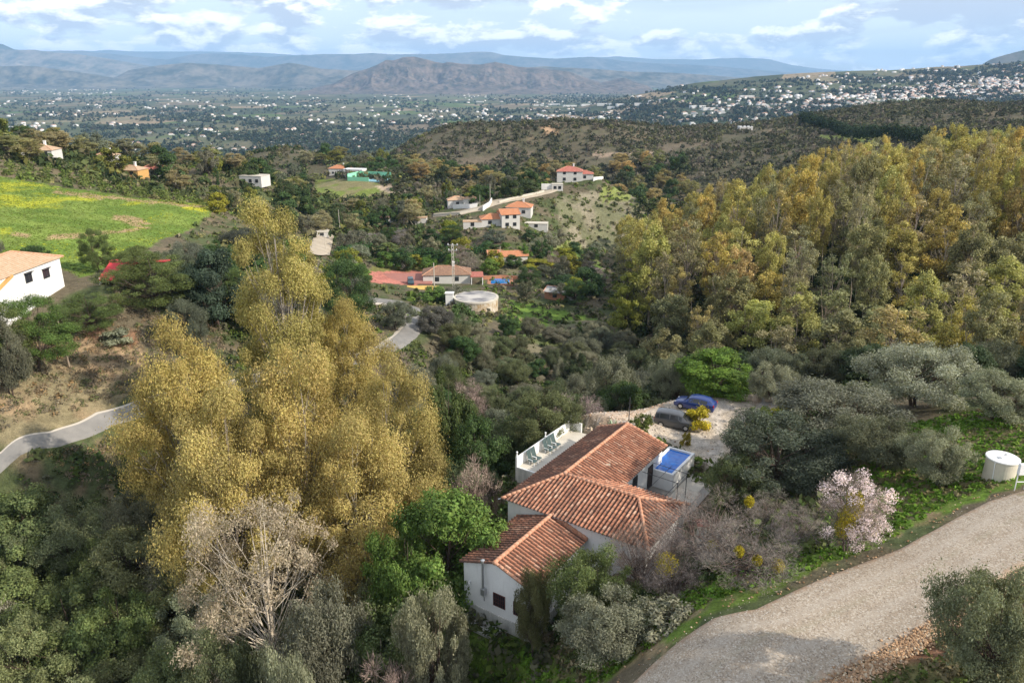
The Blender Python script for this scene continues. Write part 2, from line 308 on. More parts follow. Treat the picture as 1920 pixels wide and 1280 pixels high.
def leafmat(name,trans=.28,rough=.6,hv=.5,spec=.25):
    g=G(name); oi=g.n('ShaderNodeObjectInfo'); ri=g.n('ShaderNodeNewGeometry').outputs['Random Per Island']; cv=g.attr('var').outputs['Fac']
    br=g.math('MULTIPLY',g.rng(ri,0,1,1-hv*.7,1+hv*.7),g.rng(cv,0,1,.62,1.38))
    h=g.n('ShaderNodeHueSaturation'); g.L.new(oi.outputs['Color'],h.inputs['Color']); g.L.new(g.rng(g.math('FRACT',g.math('MULTIPLY',ri,7.31)),0,1,.485,.515),h.inputs['Hue']); h.inputs['Saturation'].default_value=1.0; g.L.new(br,h.inputs['Value'])
    p=g.n('ShaderNodeBsdfPrincipled'); g.L.new(h.outputs[0],p.inputs['Base Color']); p.inputs['Roughness'].default_value=rough; p.inputs['Specular IOR Level'].default_value=spec
    t=g.n('ShaderNodeBsdfTranslucent'); g.L.new(g.mix(1.0,h.outputs[0],(1.15,1.1,.55),'MULTIPLY'),t.inputs[0]); mx=g.n('ShaderNodeMixShader'); mx.inputs[0].default_value=trans
    g.L.new(p.outputs[0],mx.inputs[1]); g.L.new(t.outputs[0],mx.inputs[2]); g.L.new(mx.outputs[0],g.o.inputs[0]); return g.m
MT['leaf']=leafmat('foliage'); MT['twig']=leafmat('twigs',0.0,.85,.5,.1)
def stuffmat(name,trans=.2):
    g=G(name); c=g.attr('col').outputs['Color']; ri=g.n('ShaderNodeNewGeometry').outputs['Random Per Island']
    c=g.mix(1.0,c,g.n('ShaderNodeCombineColor').outputs[0],'MULTIPLY') if False else c
    h=g.n('ShaderNodeHueSaturation'); g.L.new(c,h.inputs['Color']); g.L.new(g.rng(ri,0,1,.7,1.3),h.inputs['Value'])
    p=g.n('ShaderNodeBsdfPrincipled'); g.L.new(h.outputs[0],p.inputs['Base Color']); p.inputs['Roughness'].default_value=.8; p.inputs['Specular IOR Level'].default_value=.1
    t=g.n('ShaderNodeBsdfTranslucent'); g.L.new(h.outputs[0],t.inputs[0]); mx=g.n('ShaderNodeMixShader'); mx.inputs[0].default_value=trans
    g.L.new(p.outputs[0],mx.inputs[1]); g.L.new(t.outputs[0],mx.inputs[2]); g.L.new(mx.outputs[0],g.o.inputs[0]); return g.m
MT['stuff']=stuffmat('ground plants'); MT['stonestuff']=stuffmat('loose stones',0.0)
g=G('bark'); oi=g.n('ShaderNodeObjectInfo'); b=g.noise(3,5,.7,map=(4,4,.8)); MT['bark']=g.fin(g.mix(g.rng(b,.4,.65),g.mix(1.0,oi.outputs['Color'],(.55,.5,.45),'MULTIPLY'),oi.outputs['Color']),.9,.2,g.bump(b,.5,.03))
# ------------------------------------------------------------------ ground sheet
NR,NC=900,470
yy=np.exp(np.linspace(math.log(12),math.log(16500),NR))-20.0
cc=np.linspace(-1,1,NC); cc=cc*(0.75+0.25*cc*cc)
GX=(cc[None]*(0.86*(yy[:,None]+62))); GY=np.repeat(yy[:,None],NC,1); GZ=hgt(GX,GY)
PX,PY=project(GX,GY,GZ)
def gmask(poly,y0=0,y1=1e9,soft=True):
    jx=(fbm(GX/2.2,GY/2.2,3,51)-.5); jy=(fbm(GX/2.2,GY/2.2,3,52)-.5); sc=1450/np.maximum(GY,20)*1.6
    return (inpoly(PX+jx*sc,PY+jy*sc*.6,poly)&(GY>y0)&(GY<y1)).astype(float)
n1=fbm(GX/6,GY/6,4,61); n2=fbm(GX/1.5,GY/1.5,3,62); n3=fbm(GX/35,GY/35,4,63)
def C3(c): return np.array(c,float)[None,None,:]
def mixc(a,b,t): return a*(1-t[...,None])+b*t[...,None]
col=mixc(C3((.125,.105,.07)),C3((.075,.092,.04)),sstep(.42,.62,n1))
col=mixc(col,C3((.10,.09,.062)),sstep(330,480,GY)*.75)
col=mixc(col,C3((.20,.15,.095)),sstep(.58,.72,n2*.5+n3*.5)*.8)
def zone(poly,c,y0=0,y1=1e9,c2=None,nn=None,lo=.42,hi=.58,op=1.0):
    global col
    m=gmask(poly,y0,y1)*op; base=C3(c) if c2 is None else mixc(C3(c),C3(c2),sstep(lo,hi,n1 if nn is None else nn))
    col=mixc(col,base*(0.85+.3*n2[...,None]),m)
FIELD=[(-400,318),(0,330),(120,352),(240,368),(392,383),(396,404),(345,436),(300,448),(240,490),(150,520),(60,480),(-400,470)]
zone([(-400,300),(0,306),(150,322),(300,352),(396,380),(240,370),(0,332),(-400,318)],(.10,.115,.045),c2=(.16,.13,.08))
zone(FIELD,(.12,.185,.035),60,400,c2=(.17,.23,.05),nn=n1)
yel=sstep(.50,.60,fbm(GX/5,GY/11,4,71)*.6+fbm(GX/22,GY/30,3,72)*.4)
col=mixc(col,C3((.36,.37,.035)),gmask([(0,335),(120,355),(270,372),(262,395),(160,415),(0,440)],60,400)*yel*.85)
col=mixc(col,C3((.46,.44,.03)),gmask([(335,382),(390,382),(388,398),(350,392)],60,400)*.8)
col=mixc(col,C3((.40,.44,.03)),gmask([(130,440),(260,430),(250,450),(130,456)],60,400)*yel*.6)
for p in ([(210,402),(240,402),(285,418),(250,424),(215,412)],[(90,440),(190,434),(275,424),(285,428),(190,442),(90,450)],[(100,355),(250,372),(390,386),(388,390),(240,378),(100,362)],[(30,435),(60,438),(55,446),(25,444)]):
    zone(p,(.33,.24,.13),60,400)
zone([(-200,640),(100,632),(262,650),(285,700),(200,775),(-200,900)],(.30,.215,.13),60,140,c2=(.20,.17,.10))
zone([(150,610),(260,620),(262,650),(200,650),(150,632)],(.22,.13,.08),60,140)
PARK=[(1060,800),(1110,770),(1170,744),(1240,735),(1290,737),(1420,741),(1548,744),(1560,754),(1460,772),(1405,800),(1385,850),(1330,875),(1290,850),(1180,812),(1110,806)]
zone(PARK,(.50,.45,.39),50,95,c2=(.42,.36,.29),nn=n2)
zone([(1080,775),(1170,742),(1240,736),(1240,760),(1160,790),(1080,795)],(.43,.30,.20),50,95,op=.6)
zone([(1420,742),(1545,744),(1560,752),(1430,760)],(.45,.43,.40),50,95)
zone([(1640,800),(1920,770),(1960,890),(1700,1000),(1560,960),(1600,900)],(.115,.19,.03),30,90,c2=(.17,.15,.07))
zone([(1100,1290),(1180,1250),(1330,1150),(1420,1125),(1540,1065),(1680,1010),(1850,925),(1860,905),(1700,960),(1500,1040),(1300,1090),(1100,1230)],(.12,.18,.035),20,60,c2=(.22,.17,.10),nn=n2)
zone([(800,1180),(1000,1190),(1100,1300),(820,1300)],(.10,.15,.03),20,60,c2=(.13,.14,.05))
zone([(1560,1300),(1640,1235),(1760,1175),(1960,1100),(2300,1300)],(.15,.14,.06),10,45,c2=(.24,.13,.08),nn=n2)
zone([(940,560),(1000,570),(1130,600),(1160,640),(1050,620),(960,620)],(.12,.19,.035),120,260)
zone([(1060,600),(1140,600),(1150,690),(1000,680),(900,650)],(.19,.17,.11),100,240,c2=(.12,.14,.06))
zone([(590,335),(700,338),(740,365),(640,372),(590,360)],(.15,.19,.045),200,600,c2=(.20,.18,.09))
zone([(700,350),(740,345),(780,362),(740,366)],(.42,.33,.24),200,600)
zone([(1040,370),(1190,345),(1240,380),(1160,470),(1060,470)],(.225,.20,.14),180,420,c2=(.15,.15,.085))
zone([(1130,350),(1185,350),(1180,380),(1120,375)],(.20,.23,.07),180,420)
zone([(1040,440),(1090,460),(1110,500),(1080,520),(1030,470)],(.20,.23,.08),180,420)
zone([(680,508),(810,508),(780,535),(700,530)],(.45,.18,.14),150,300)
zone([(700,495),(800,495),(800,508),(690,508)],(.17,.17,.06),150,300)
zone([(760,480),(1100,470),(1150,520),(1000,530),(900,500)],(.11,.17,.04),150,300,c2=(.16,.15,.09))
zone([(1535,253),(1640,258),(1640,266),(1550,266)],(.26,.30,.09),300,1100)
zone([(1010,236),(1050,232),(1045,252),(1025,252)],(.42,.28,.17),400,1000)
zone([(1110,285),(1230,284),(1225,292),(1110,294)],(.30,.23,.17),300,1000)
for p in ([(850,300),(1000,282),(1010,290),(860,312)],[(820,268),(960,262),(960,272),(830,282)],[(1240,272),(1330,260),(1330,272),(1240,284)]): zone(p,(.17,.135,.10),300,1000,op=.6)
fardist=sstep(900,1400,GY)
NAT=col.copy()
faces=(np.arange(NR-1)[:,None]*NC+np.arange(NC-1)[None]).ravel(); faces=np.c_[faces,faces+1,faces+NC+1,faces+NC]
g=G('ground soil grass and fields'); c=g.attr('gcol').outputs['Color']; fr=g.attr('far').outputs['Fac']; wp=g.wpos()
d1=g.noise(1.3,6,.7,vec=wp); d2=g.noise(.16,5,.65,vec=wp); d3=g.noise(7,4,.7,vec=wp)
k=g.math('MULTIPLY',g.rng(d1,.25,.75,.55,1.5),g.rng(d2,.3,.7,.8,1.2)); k=g.math('MULTIPLY',k,g.rng(d3,.2,.8,.6,1.45))
cb=g.n('ShaderNodeVectorMath',operation='SCALE'); g.L.new(c,cb.inputs[0]); g.L.new(k,cb.inputs['Scale'])
vo=g.n('ShaderNodeTexVoronoi',feature='F1'); vo.inputs['Scale'].default_value=1/210.; vo.inputs['Randomness'].default_value=.9
mp=g.n('ShaderNodeMapping'); g.L.new(wp,mp.inputs[0]); mp.inputs['Scale'].default_value=(1,.6,0); mp.inputs['Rotation'].default_value=(0,0,.5); g.L.new(mp.outputs[0],vo.inputs['Vector'])
cr=g.n('ShaderNodeValToRGB'); sx=g.n('ShaderNodeSeparateColor'); g.L.new(vo.outputs['Color'],sx.inputs[0]); g.L.new(sx.outputs[0],cr.inputs[0]); cr.color_ramp.interpolation='CONSTANT'
e=cr.color_ramp.elements; e[0].color=(.06,.075,.045,1); e[0].position=0; e[1].color=(.30,.23,.15,1); e[1].position=.93
for p_,c_ in ((.22,(.07,.085,.04)),(.40,(.10,.11,.055)),(.55,(.055,.075,.035)),(.66,(.14,.13,.08)),(.76,(.09,.14,.04)),(.85,(.19,.15,.10))):
    x=e.new(p_); x.color=c_+(1,)
fn=g.noise(1/18.,5,.7,vec=wp); fn2=g.noise(1/260.,4,.6,vec=wp)
fn3=g.noise(1/900.,4,.6,vec=wp); fc=g.mix(g.rng(fn,.50,.66),cr.outputs[0],(.05,.065,.042)); fc=g.mix(g.rng(fn3,.50,.62,0,.55),fc,(.15,.16,.09)); fc=g.mix(g.math('MULTIPLY',g.rng(fn2,.5,.65),.4),fc,(.20,.17,.11))
cc_=g.mix(fr,cb.outputs[0],fc)
MT['ground']=g.fin(cc_,.95,.1,g.bump(g.math('ADD',d1,g.math('MULTIPLY',d3,.4)),.7,.25))
me=mesh_np('ground',np.c_[GX.ravel(),GY.ravel(),GZ.ravel()],faces,4,MT['ground'],{'gcol':('POINT','FLOAT_COLOR',np.c_[col.reshape(-1,3),np.ones(NR*NC)]),'far':('POINT','FLOAT',fardist.ravel())},smooth=True)
tag(link('ground',me),kind='structure')
# ------------------------------------------------------------------ roads
def resamp(pts,n):
    p=np.array(pts,float); d=np.r_[0,np.cumsum(np.hypot(*np.diff(p,axis=0).T))]; t=np.linspace(0,d[-1],n); return np.c_[np.interp(t,d,p[:,0]),np.interp(t,d,p[:,1])]
def edgeworld(px): 
    x,y,z,ok=atv([p[0] for p in px],[p[1] for p in px]); return np.c_[x,y]
def ribbon(name,Lp,Rp,m,n=160,c=14,off=.10,uvw=None):
    a=resamp(edgeworld(Lp),n); b=resamp(edgeworld(Rp),n)
    t=np.linspace(0,1,c); P=a[:,None]*(1-t[None,:,None])+b[:,None]*t[None,:,None]
    jt=(fbm(P[...,0]/1.6,P[...,1]/1.6,4,5)-.5)*(2.2 if c>20 else .7); P[:,0]+=(P[:,1]-P[:,0])*jt[:,0:1]; P[:,-1]+=(P[:,-2]-P[:,-1])*jt[:,-1:]
    Z=hgt(P[...,0],P[...,1])+off; Z[:,0]-=.22; Z[:,-1]-=.22
    V=np.c_[P.reshape(-1,2),Z.ravel()]; f=(np.arange(n-1)[:,None]*c+np.arange(c-1)[None]).ravel(); f=np.c_[f,f+1,f+c+1,f+c]
    if uvw is None: uvw=np.repeat(t[None],n,0).ravel()
    me=mesh_np(name,V,f,4,m,{'tr':('POINT','FLOAT',uvw)},smooth=True); o=tag(link(name,me),kind='structure'); return a,b
g=G('gravel'); wp=g.wpos(); tr=g.attr('tr').outputs['Fac']; v=g.n('ShaderNodeTexVoronoi'); v.inputs['Scale'].default_value=15; g.L.new(wp,v.inputs['Vector'])
sx=g.n('ShaderNodeSeparateColor'); g.L.new(v.outputs['Color'],sx.inputs[0]); a=g.noise(.5,6,.65,vec=wp); b=g.noise(3,5,.7,vec=wp)
c=g.mix(g.rng(a,.35,.65),(.33,.27,.205),(.42,.355,.28)); c=g.mix(g.rng(b,.48,.68,0,.5),c,(.30,.24,.18)); c=g.mix(g.rng(sx.outputs[0],.55,1,0,.7),c,(.58,.53,.46)); c=g.mix(g.rng(sx.outputs[1],.65,1,0,.8),c,(.19,.15,.115))
v2=g.noise(.9,4,.6,vec=wp); c=g.mix(g.rng(g.math('ADD',v2,g.math('MULTIPLY',g.math('ABSOLUTE',g.math('SUBTRACT',tr,.5)),.5)),.84,.92,0,.7),c,(.16,.17,.08)); ed=g.math('ABSOLUTE',g.math('SUBTRACT',tr,.5)); ed=g.rng(g.math('ADD',ed,g.math('MULTIPLY',g.math('SUBTRACT',b,.5),.25)),.40,.5); c=g.mix(g.math('MULTIPLY',ed,.75),c,(.40,.25,.15))
tk=g.rng(g.math('ABSOLUTE',g.math('SUBTRACT',g.math('ABSOLUTE',g.math('SUBTRACT',tr,.47)),.17)),.07,.02,0,.38); c=g.mix(tk,c,(.44,.39,.33)); mid=g.rng(g.math('ADD',g.math('ABSOLUTE',g.math('SUBTRACT',tr,.45)),g.math('MULTIPLY',a,.15)),.12,.06,0,.35); c=g.mix(mid,c,(.27,.25,.17))
MT['gravel']=g.fin(c,.95,.15,g.bump(g.math('ADD',sx.outputs[0],b),.6,.04))
g=G('road asphalt'); wp=g.wpos(); a=g.noise(.6,6,.6,vec=wp); tr=g.attr('tr').outputs['Fac']
c=g.mix(g.rng(a,.3,.7),(.185,.18,.172),(.26,.25,.235)); c=g.mix(g.rng(tr,.20,.16),c,(.52,.47,.40)); MT['asphalt']=g.fin(c,.9,.2,g.bump(g.noise(8,4,vec=wp),.3,.02))
g=G('pale concrete track'); wp=g.wpos(); a=g.noise(.3,6,.6,vec=wp); MT['track']=g.fin(g.mix(g.rng(a,.3,.7),(.34,.29,.22),(.46,.40,.32)),.9,.2)
RLE=[(1060,1400),(1130,1330),(1190,1272),(1250,1215),(1330,1160),(1410,1142),(1520,1090),(1600,1058),(1680,1028),(1760,985),(1850,938),(1960,905),(2100,880)]
RRE=[(1380,1400),(1480,1336),(1560,1280),(1640,1236),(1720,1192),(1800,1140),(1870,1095),(1960,1040),(2120,970)]
ribbon('gravel_road',RLE,RRE,MT['gravel'],260,26,.05)
ribbon('valley_road',[(-200,930),(-80,885),(0,848),(90,808),(180,772),(260,748),(420,715),(600,680),(700,652),(735,628)],[(-200,990),(-80,935),(0,893),(110,840),(215,798),(300,775),(450,735),(620,695),(735,664),(775,640)],MT['asphalt'],200,12,.12)
ribbon('valley_road',[(712,650),(735,628),(757,602),(752,580),(715,571),(680,568)],[(752,655),(775,640),(800,612),(787,578),(755,564),(690,556)],MT['asphalt'],60,8,.2)
ribbon('concrete_track',[(574,480),(588,446),(602,428)],[(618,480),(626,446),(624,430)],MT['track'],30,8,.5)
ribbon('hill_track',[(812,401),(860,397),(900,387),(925,376),(962,371),(1000,363),(1040,353)],[(812,407),(862,404),(904,396),(934,384),(968,378),(1004,370),(1046,359)],MT['track'],80,6,.35)
ribbon('hill_track',[(700,472),(716,484),(752,506)],[(712,466),(728,478),(768,502)],MT['track'],20,5,.3)
# ------------------------------------------------------------------ mountains
def mountain(name,label_c,Y,sil,depth,base,nx,ny,c1,c2,rough,seed,scale,foot=1.0,bush=0):
    sx_=np.array([p[0] for p in sil],float); sy_=np.array([p[1] for p in sil],float)
    wx=(sx_-960)/ (F*CT+ (640-sy_)*ST)*Y; wz=(-F*ST+(640-sy_)*CT)/(F*CT+(640-sy_)*ST)*Y
    x=np.linspace(wx.min(),wx.max(),nx); t=np.linspace(-1,1,ny); X,T=np.meshgrid(x,t); YY=Y+T*depth
    prof=np.interp(X,wx,wz)-base
    jag=(fbm(X/(scale*.5),X*0+seed,5,seed,.6)-.5)*2
    h=np.maximum(prof,0)
    a=np.abs(T+.35*(fbm(X/(scale*2),T*0+3.3,3,seed+3)-.5)); ff=np.clip(1-a**foot,0,1)
    rid=1-np.abs(fbm(X/scale+T*.6,YY/(scale*1.7),5,seed+1,.55)*2-1)*1.0
    rid2=1-np.abs(fbm(X/(scale*.4),YY/(scale*.7),4,seed+2,.55)*2-1)
    Z=base+h*ff*(1-rough*(1-ff)*.9)*(1-rough*(1-rid)*1.6*sstep(0,.5,a)) + h*.26*(rid2-.6)*sstep(.03,.3,a)*ff + h*.035*jag*ff
    Z-=30*sstep(.93,1.0,np.abs(T))+20*(h<=0)
    V=np.c_[X.ravel(),YY.ravel(),Z.ravel()]; f=(np.arange(ny-1)[:,None]*nx+np.arange(nx-1)[None]).ravel(); f=np.c_[f,f+1,f+nx+1,f+nx]
    g=G(name+' rock and scrub'); wp=g.wpos(); b=g.noise(3.2/scale,7,.68,vec=wp); b2=g.noise(14/scale,5,.7,vec=wp)
    cc=g.mix(g.rng(g.math('ADD',g.math('MULTIPLY',b,.6),g.math('MULTIPLY',b2,.4)),.42,.58),c1,c2); m=g.fin(cc,.95,.1)
    tag(link(name,mesh_np(name,V,f,4,m,smooth=True)),kind='structure')
mountain('rocky_hill','',8600,[(590,164),(620,158),(655,141),(672,134),(700,124),(722,113),(735,114),(755,108),(775,107),(800,112),(830,118),(838,116),(865,120),(885,120),(900,121),(928,117),(945,119),(975,126),(1005,128),(1040,131),(1065,134),(1090,143),(1115,151),(1128,155),(1145,152),(1160,147),(1172,146),(1188,153),(1215,161)],1150,-172,520,240,(.20,.15,.12),(.05,.052,.04),.85,40,420,1.15)
mountain('mountains','',15000,[(-300,66),(-120,70),(-40,78),(0,83),(20,91),(60,93),(100,98),(140,101),(200,110),(260,120),(300,128),(340,138),(380,146),(420,155)],2200,-175,420,160,(.24,.20,.15),(.05,.06,.04),.85,50,1500)
mountain('mountains','',10800,[(-500,112),(-100,118),(0,124),(60,123),(120,132),(180,141),(230,150),(270,158)],1000,-172,340,130,(.20,.17,.12),(.03,.04,.028),.9,54,1000)
mountain('mountains','',20000,[(-700,90),(-200,95),(0,99),(80,97),(150,95),(200,100),(260,108),(310,112),(350,103),(385,100),(440,101),(500,107),(560,103),(620,101),(700,101),(740,103),(780,101),(830,100),(880,99),(905,97),(920,97),(950,103),(1000,106),(1040,109),(1070,108),(1110,106),(1140,110),(1170,114),(1250,120),(1330,123),(1380,127),(1450,133),(1520,140),(1600,150)],3000,-175,620,160,(.17,.15,.12),(.045,.055,.04),.8,60,2000)
mountain('mountains','',11500,[(180,160),(240,132),(300,122),(350,118),(420,122),(480,128),(540,118),(600,128),(660,132),(760,130),(900,134),(1020,124),(1100,128),(1180,134),(1260,136),(1340,142),(1440,150),(1500,158)],1300,-172,560,150,(.20,.17,.13),(.035,.045,.03),.9,64,1300)
mountain('mountains','',25500,[(40,102),(100,95),(200,93),(260,97),(320,95),(480,99),(560,104),(1000,112),(1100,108),(1160,106),(1230,110),(1300,111),(1350,109),(1400,108),(1440,111),(1480,121),(1520,127),(1560,131),(1700,138),(1900,143),(2300,140)],2500,-180,380,60,(.16,.15,.13),(.09,.10,.07),.5,70,2600)
mountain('mountains','',7200,[(1740,160),(1790,144),(1812,130),(1830,121),(1850,109),(1875,101),(1895,96),(1915,92),(1960,86),(2060,78),(2250,70),(2500,90),(2800,130)],1300,-172,300,100,(.14,.13,.11),(.07,.08,.055),.55,80,700)
# ------------------------------------------------------------------ vegetation
def unit(a): return a/np.maximum(np.linalg.norm(a,axis=-1,keepdims=True),1e-9)
def leaf_faces(rs,c,nrm,Ls,Ws,tdir=None,tmix=0.0):
    """rhombic leaf sprays: c centres, nrm facing, Ls/Ws half length/half width"""
    n=len(c); r=unit(rs.normal(size=(n,3))); 
    if tdir is not None: r=unit(tdir*tmix+r*(1-tmix))
    t=r-nrm*(r*nrm).sum(1,keepdims=True); t=unit(t); b=np.cross(nrm,t)
    Ls=np.asarray(Ls).reshape(-1,1); Ws=np.asarray(Ws).reshape(-1,1)
    V=np.stack([c+t*Ls,c+b*Ws+t*Ls*.15,c-t*Ls,c-b*Ws+t*Ls*.15],1).reshape(-1,3); return V
def tubes_np(segs,n=5):
    """segs list of (p0,p1,r0,r1)"""
    if not segs: return np.zeros((0,3)),np.zeros((0,4),int)
    p0=np.array([s[0] for s in segs],float);p1=np.array([s[1] for s in segs],float);r0=np.array([s[2] for s in segs]);r1=np.array([s[3] for s in segs])
    t=unit(p1-p0); ref=np.where(np.abs(t[:,2:3])>.9,np.array([[1.,0,0]]),np.array([[0,0,1.]])); a=unit(np.cross(t,ref)); b=np.cross(t,a)
    q=np.linspace(0,2*np.pi,n,endpoint=False); cs,sn=np.cos(q),np.sin(q)
    ring=a[:,None]*cs[None,:,None]+b[:,None]*sn[None,:,None]
    V=np.concatenate([p0[:,None]+ring*r0[:,None,None],p1[:,None]+ring*r1[:,None,None]],1).reshape(-1,3)
    k=np.arange(n); f=np.stack([k,(k+1)%n,n+(k+1)%n,n+k],1); Fc=(np.arange(len(segs))[:,None,None]*2*n+f[None]).reshape(-1,4); return V,Fc
def bez(p0,p1,p2,m):
    t=np.linspace(0,1,m+1)[:,None]; return (1-t)**2*p0+2*t*(1-t)*p1+t*t*p2
def proto(name,seed,H,Wd,env,nc,cr,nl,Ls,Ws,droop=0.0,trunk=.02,fork=.35,flat=.75,lean=.06,up=.45,stems=1,out=.75,core=.15,twig=False,drop=0.0,twigs=0,upt=0.0,limbr=.35):
    """returns (trunk mesh, crown mesh); env: list of (z/H, r/(W/2))"""
    rs=np.random.RandomState(seed); ez=np.array([e[0] for e in env]); er=np.array([e[1] for e in env]); cen=[]; tries=0
    wob=rs.rand(2)*9
    while len(cen)<nc and tries<nc*60:
        tries+=1; zz=rs.uniform(ez[0],ez[-1]); rr=np.interp(zz,ez,er)
        if rs.rand()>rr**1.2+.05: continue
        an=rs.uniform(0,2*np.pi); lump=.78+.44*float(vnoise(np.array([an*1.1+wob[0]]),np.array([zz*5+wob[1]]),seed)[0])
        q=rr*lump*(rs.uniform(core,1.0)**.55); p=np.array([q*Wd/2*math.cos(an),q*Wd/2*math.sin(an),zz*H]); r=cr*rs.uniform(.5,1.45)
        if any(np.sum(((p-c[0])/ (c[1]+r))**2)<(.42)**2 for c in cen) and tries<nc*30: continue
        cen.append((p,r))
    # wood
    segs=[]; tr=trunk*H; st=[]
    for s in range(stems):
        a0=rs.uniform(0,2*np.pi); base=np.array([math.cos(a0),math.sin(a0),0])*(tr*1.3 if stems>1 else 0); topx=rs.normal(size=2)*lean*H*(1.6 if stems>1 else 1)
        top=np.array([topx[0]+base[0]*4,topx[1]+base[1]*4,H*rs.uniform(.8,.92)]); mid=(base+top)/2+np.r_[rs.normal(size=2)*lean*H*.5,0]
        pts=bez(base-np.array([0,0,.35]),mid,top,9); rad=tr*(1-np.linspace(0,1,10)**.8*.88)*(1 if stems==1 else .75); st.append((pts,rad))
        segs.append((pts[0]-np.array([0,0,.3]),pts[0]+ (pts[1]-pts[0])*.25,rad[0]*1.5,rad[0]*1.02))
        for i in range(9): segs.append((pts[i],pts[i+1],rad[i],rad[i+1]))
    for p,r in cen:
        pts,rad=st[rs.randint(len(st))]; zt=max(fork*H*rs.uniform(.7,1.0),p[2]-up*H*rs.uniform(.4,1)-.2*np.hypot(p[0],p[1])); zt=min(zt,H*.85)
        i=int(np.clip(np.searchsorted(pts[:,2],zt),1,9)); k=np.clip((zt-pts[i-1,2])/max(pts[i,2]-pts[i-1,2],1e-6),0,1); s0=pts[i-1]*(1-k)+pts[i]*k; r0=rad[i]*limbr+.01*H*.05
        e=p-np.array([0,0,r*.2]); m=s0*.45+e*.55+np.array([0,0,(e[2]-s0[2])*(-.12)])+rs.normal(size=3)*r*.25
        B=bez(s0,m,e,4); rr=np.linspace(r0,max(r0*.22,.012),5)
        for j in range(4): segs.append((B[j],B[j+1],rr[j],rr[j+1]))
        for _ in range(3):
            q=B[2]*.4+B[3]*.6; d=unit(rs.normal(size=3)+np.array([0,0,.4])); segs.append((q,q+d*r*.9,rr[3],rr[3]*.3))
    V,Fc=tubes_np(segs,6 if H>4 else 5); tm=mesh_np(name+'_trunk',V,Fc,4,MT['bark'],smooth=True)
    # leaves
    C=[];Nn=[];va=[];TD=[]
    tot=sum(r**2 for _,r in cen)
    for p,r in cen:
        m=int(nl*r*r/tot)+4; d=unit(rs.normal(size=(m,3))); 
        sub=unit(rs.normal(size=(5,3))); sc=(d@sub.T).max(1)     # sub lumps
        rad=r*(rs.uniform(.05,1,size=m)**.45)*(.55+.5*sc)*np.where(rs.rand(m)<.16,rs.uniform(1.0,1.65,m),1.0)
        q=d*rad[:,None]; q[:,2]*=flat; low=q[:,2]<0; q[low,2]*=.8
        if drop>0:
            g_=rs.rand(m)**2*drop*r*2; q[:,2]-=g_
        C.append(p+q); 
        o=unit(d*out+unit(p-np.array([0,0,H*.45]))*.25+rs.normal(size=(m,3))*(1-out)*1.3+np.array([0,0,.15])); Nn.append(o)
        cv=rs.rand(); va.append(np.clip(cv*.6+rs.rand(m)*.4+ (0),0,1)); TD.append(unit(d+np.array([0,0,upt])))
    C=np.concatenate(C);Nn=np.concatenate(Nn);va=np.concatenate(va);TD=np.concatenate(TD); m=len(C)
    ls=Ls*rs.uniform(.6,1.4,m); ws=Ws*rs.uniform(.6,1.4,m)
    if droop>0: tdir=np.tile(np.array([[0,0,-1.]]),(m,1)); V=leaf_faces(rs,C,Nn,ls,ws,tdir,droop)
    elif twig: V=leaf_faces(rs,C,unit(np.cross(TD,rs.normal(size=(m,3)))),ls,ws,TD,.62)
    else: V=leaf_faces(rs,C,Nn,ls,ws)
    V[:,2]=np.maximum(V[:,2],.02)
    cm=mesh_np(name+'_crown',V,np.arange(m*4).reshape(-1,4),4,MT['twig' if twig else 'leaf'],{'var':('FACE','FLOAT',va)})
    zt=V[:,2].max(); wt=(np.percentile(np.hypot(V[:,0],V[:,1]),97))*2
    return dict(t=tm,c=cm,H=zt,W=wt)
EUC=[(.16,.35),(.3,.75),(.45,1.0),(.6,.92),(.75,.75),(.9,.45),(.98,.15)]
EUT=[(.22,.3),(.4,.75),(.6,1.0),(.75,.9),(.88,.6),(.98,.2)]
RND=[(.12,.55),(.25,.9),(.45,1.0),(.65,.92),(.82,.68),(.93,.35)]
OLV=[(.22,.6),(.35,.92),(.5,1.0),(.68,.92),(.82,.7),(.92,.38)]
BSH=[(.04,.7),(.2,.95),(.45,1.0),(.7,.8),(.88,.45)]
CON=[(.05,.85),(.2,1.0),(.45,.8),(.7,.5),(.9,.2)]
SPI=[(.03,.8),(.3,1.0),(.6,.9),(.85,.55),(.97,.15)]
PR={}
PR['eucH']=[proto('euc_near%d'%i,100+i,26,17,EUC,74,2.1,120000,.13,.055,droop=.6,trunk=.017,fork=.22,flat=.9,stems=2,out=.62,drop=.22) for i in range(3)]
PR['eucT']=[proto('euc_tall',104,34,13,[(.08,.5),(.25,.95),(.45,1.0),(.62,.95),(.78,.85),(.92,.55),(.99,.2)],84,1.75,125000,.13,.055,droop=.6,trunk=.014,fork=.2,flat=1.0,stems=1,out=.62,drop=.22,lean=.02)]
PR['eucD']=[proto('euc_thin',108,17,17,[(.1,.6),(.3,1.0),(.5,1.0),(.7,.9),(.85,.7),(.97,.35)],84,1.15,30000,.13,.04,droop=.45,trunk=.017,fork=.3,stems=3,out=.4,drop=.2,up=.4,core=.4,limbr=.32)]
PR['eucF']=[proto('euc_far%d'%i,120+i,22,8.5,EUT if i%2 else EUC,44,1.15,13000,.25,.10,droop=.55,trunk=.013,fork=.3,flat=1.25,out=.5,stems=1+i%2,drop=.2) for i in range(6)]
PR['eucS']=[proto('euc_sparse%d'%i,130+i,22,8,EUT,34,1.15,4200,.25,.095,droop=.45,trunk=.013,fork=.35,out=.5,stems=1+i%2,drop=.2,limbr=.45) for i in range(3)]
PR['olvH']=[proto('olive_near%d'%i,140+i,6,7.4,OLV,60,.80,40000,.095,.032,trunk=.034,fork=.2,flat=.9,out=.45,stems=2,lean=.09,limbr=.5,upt=.5) for i in range(3)]
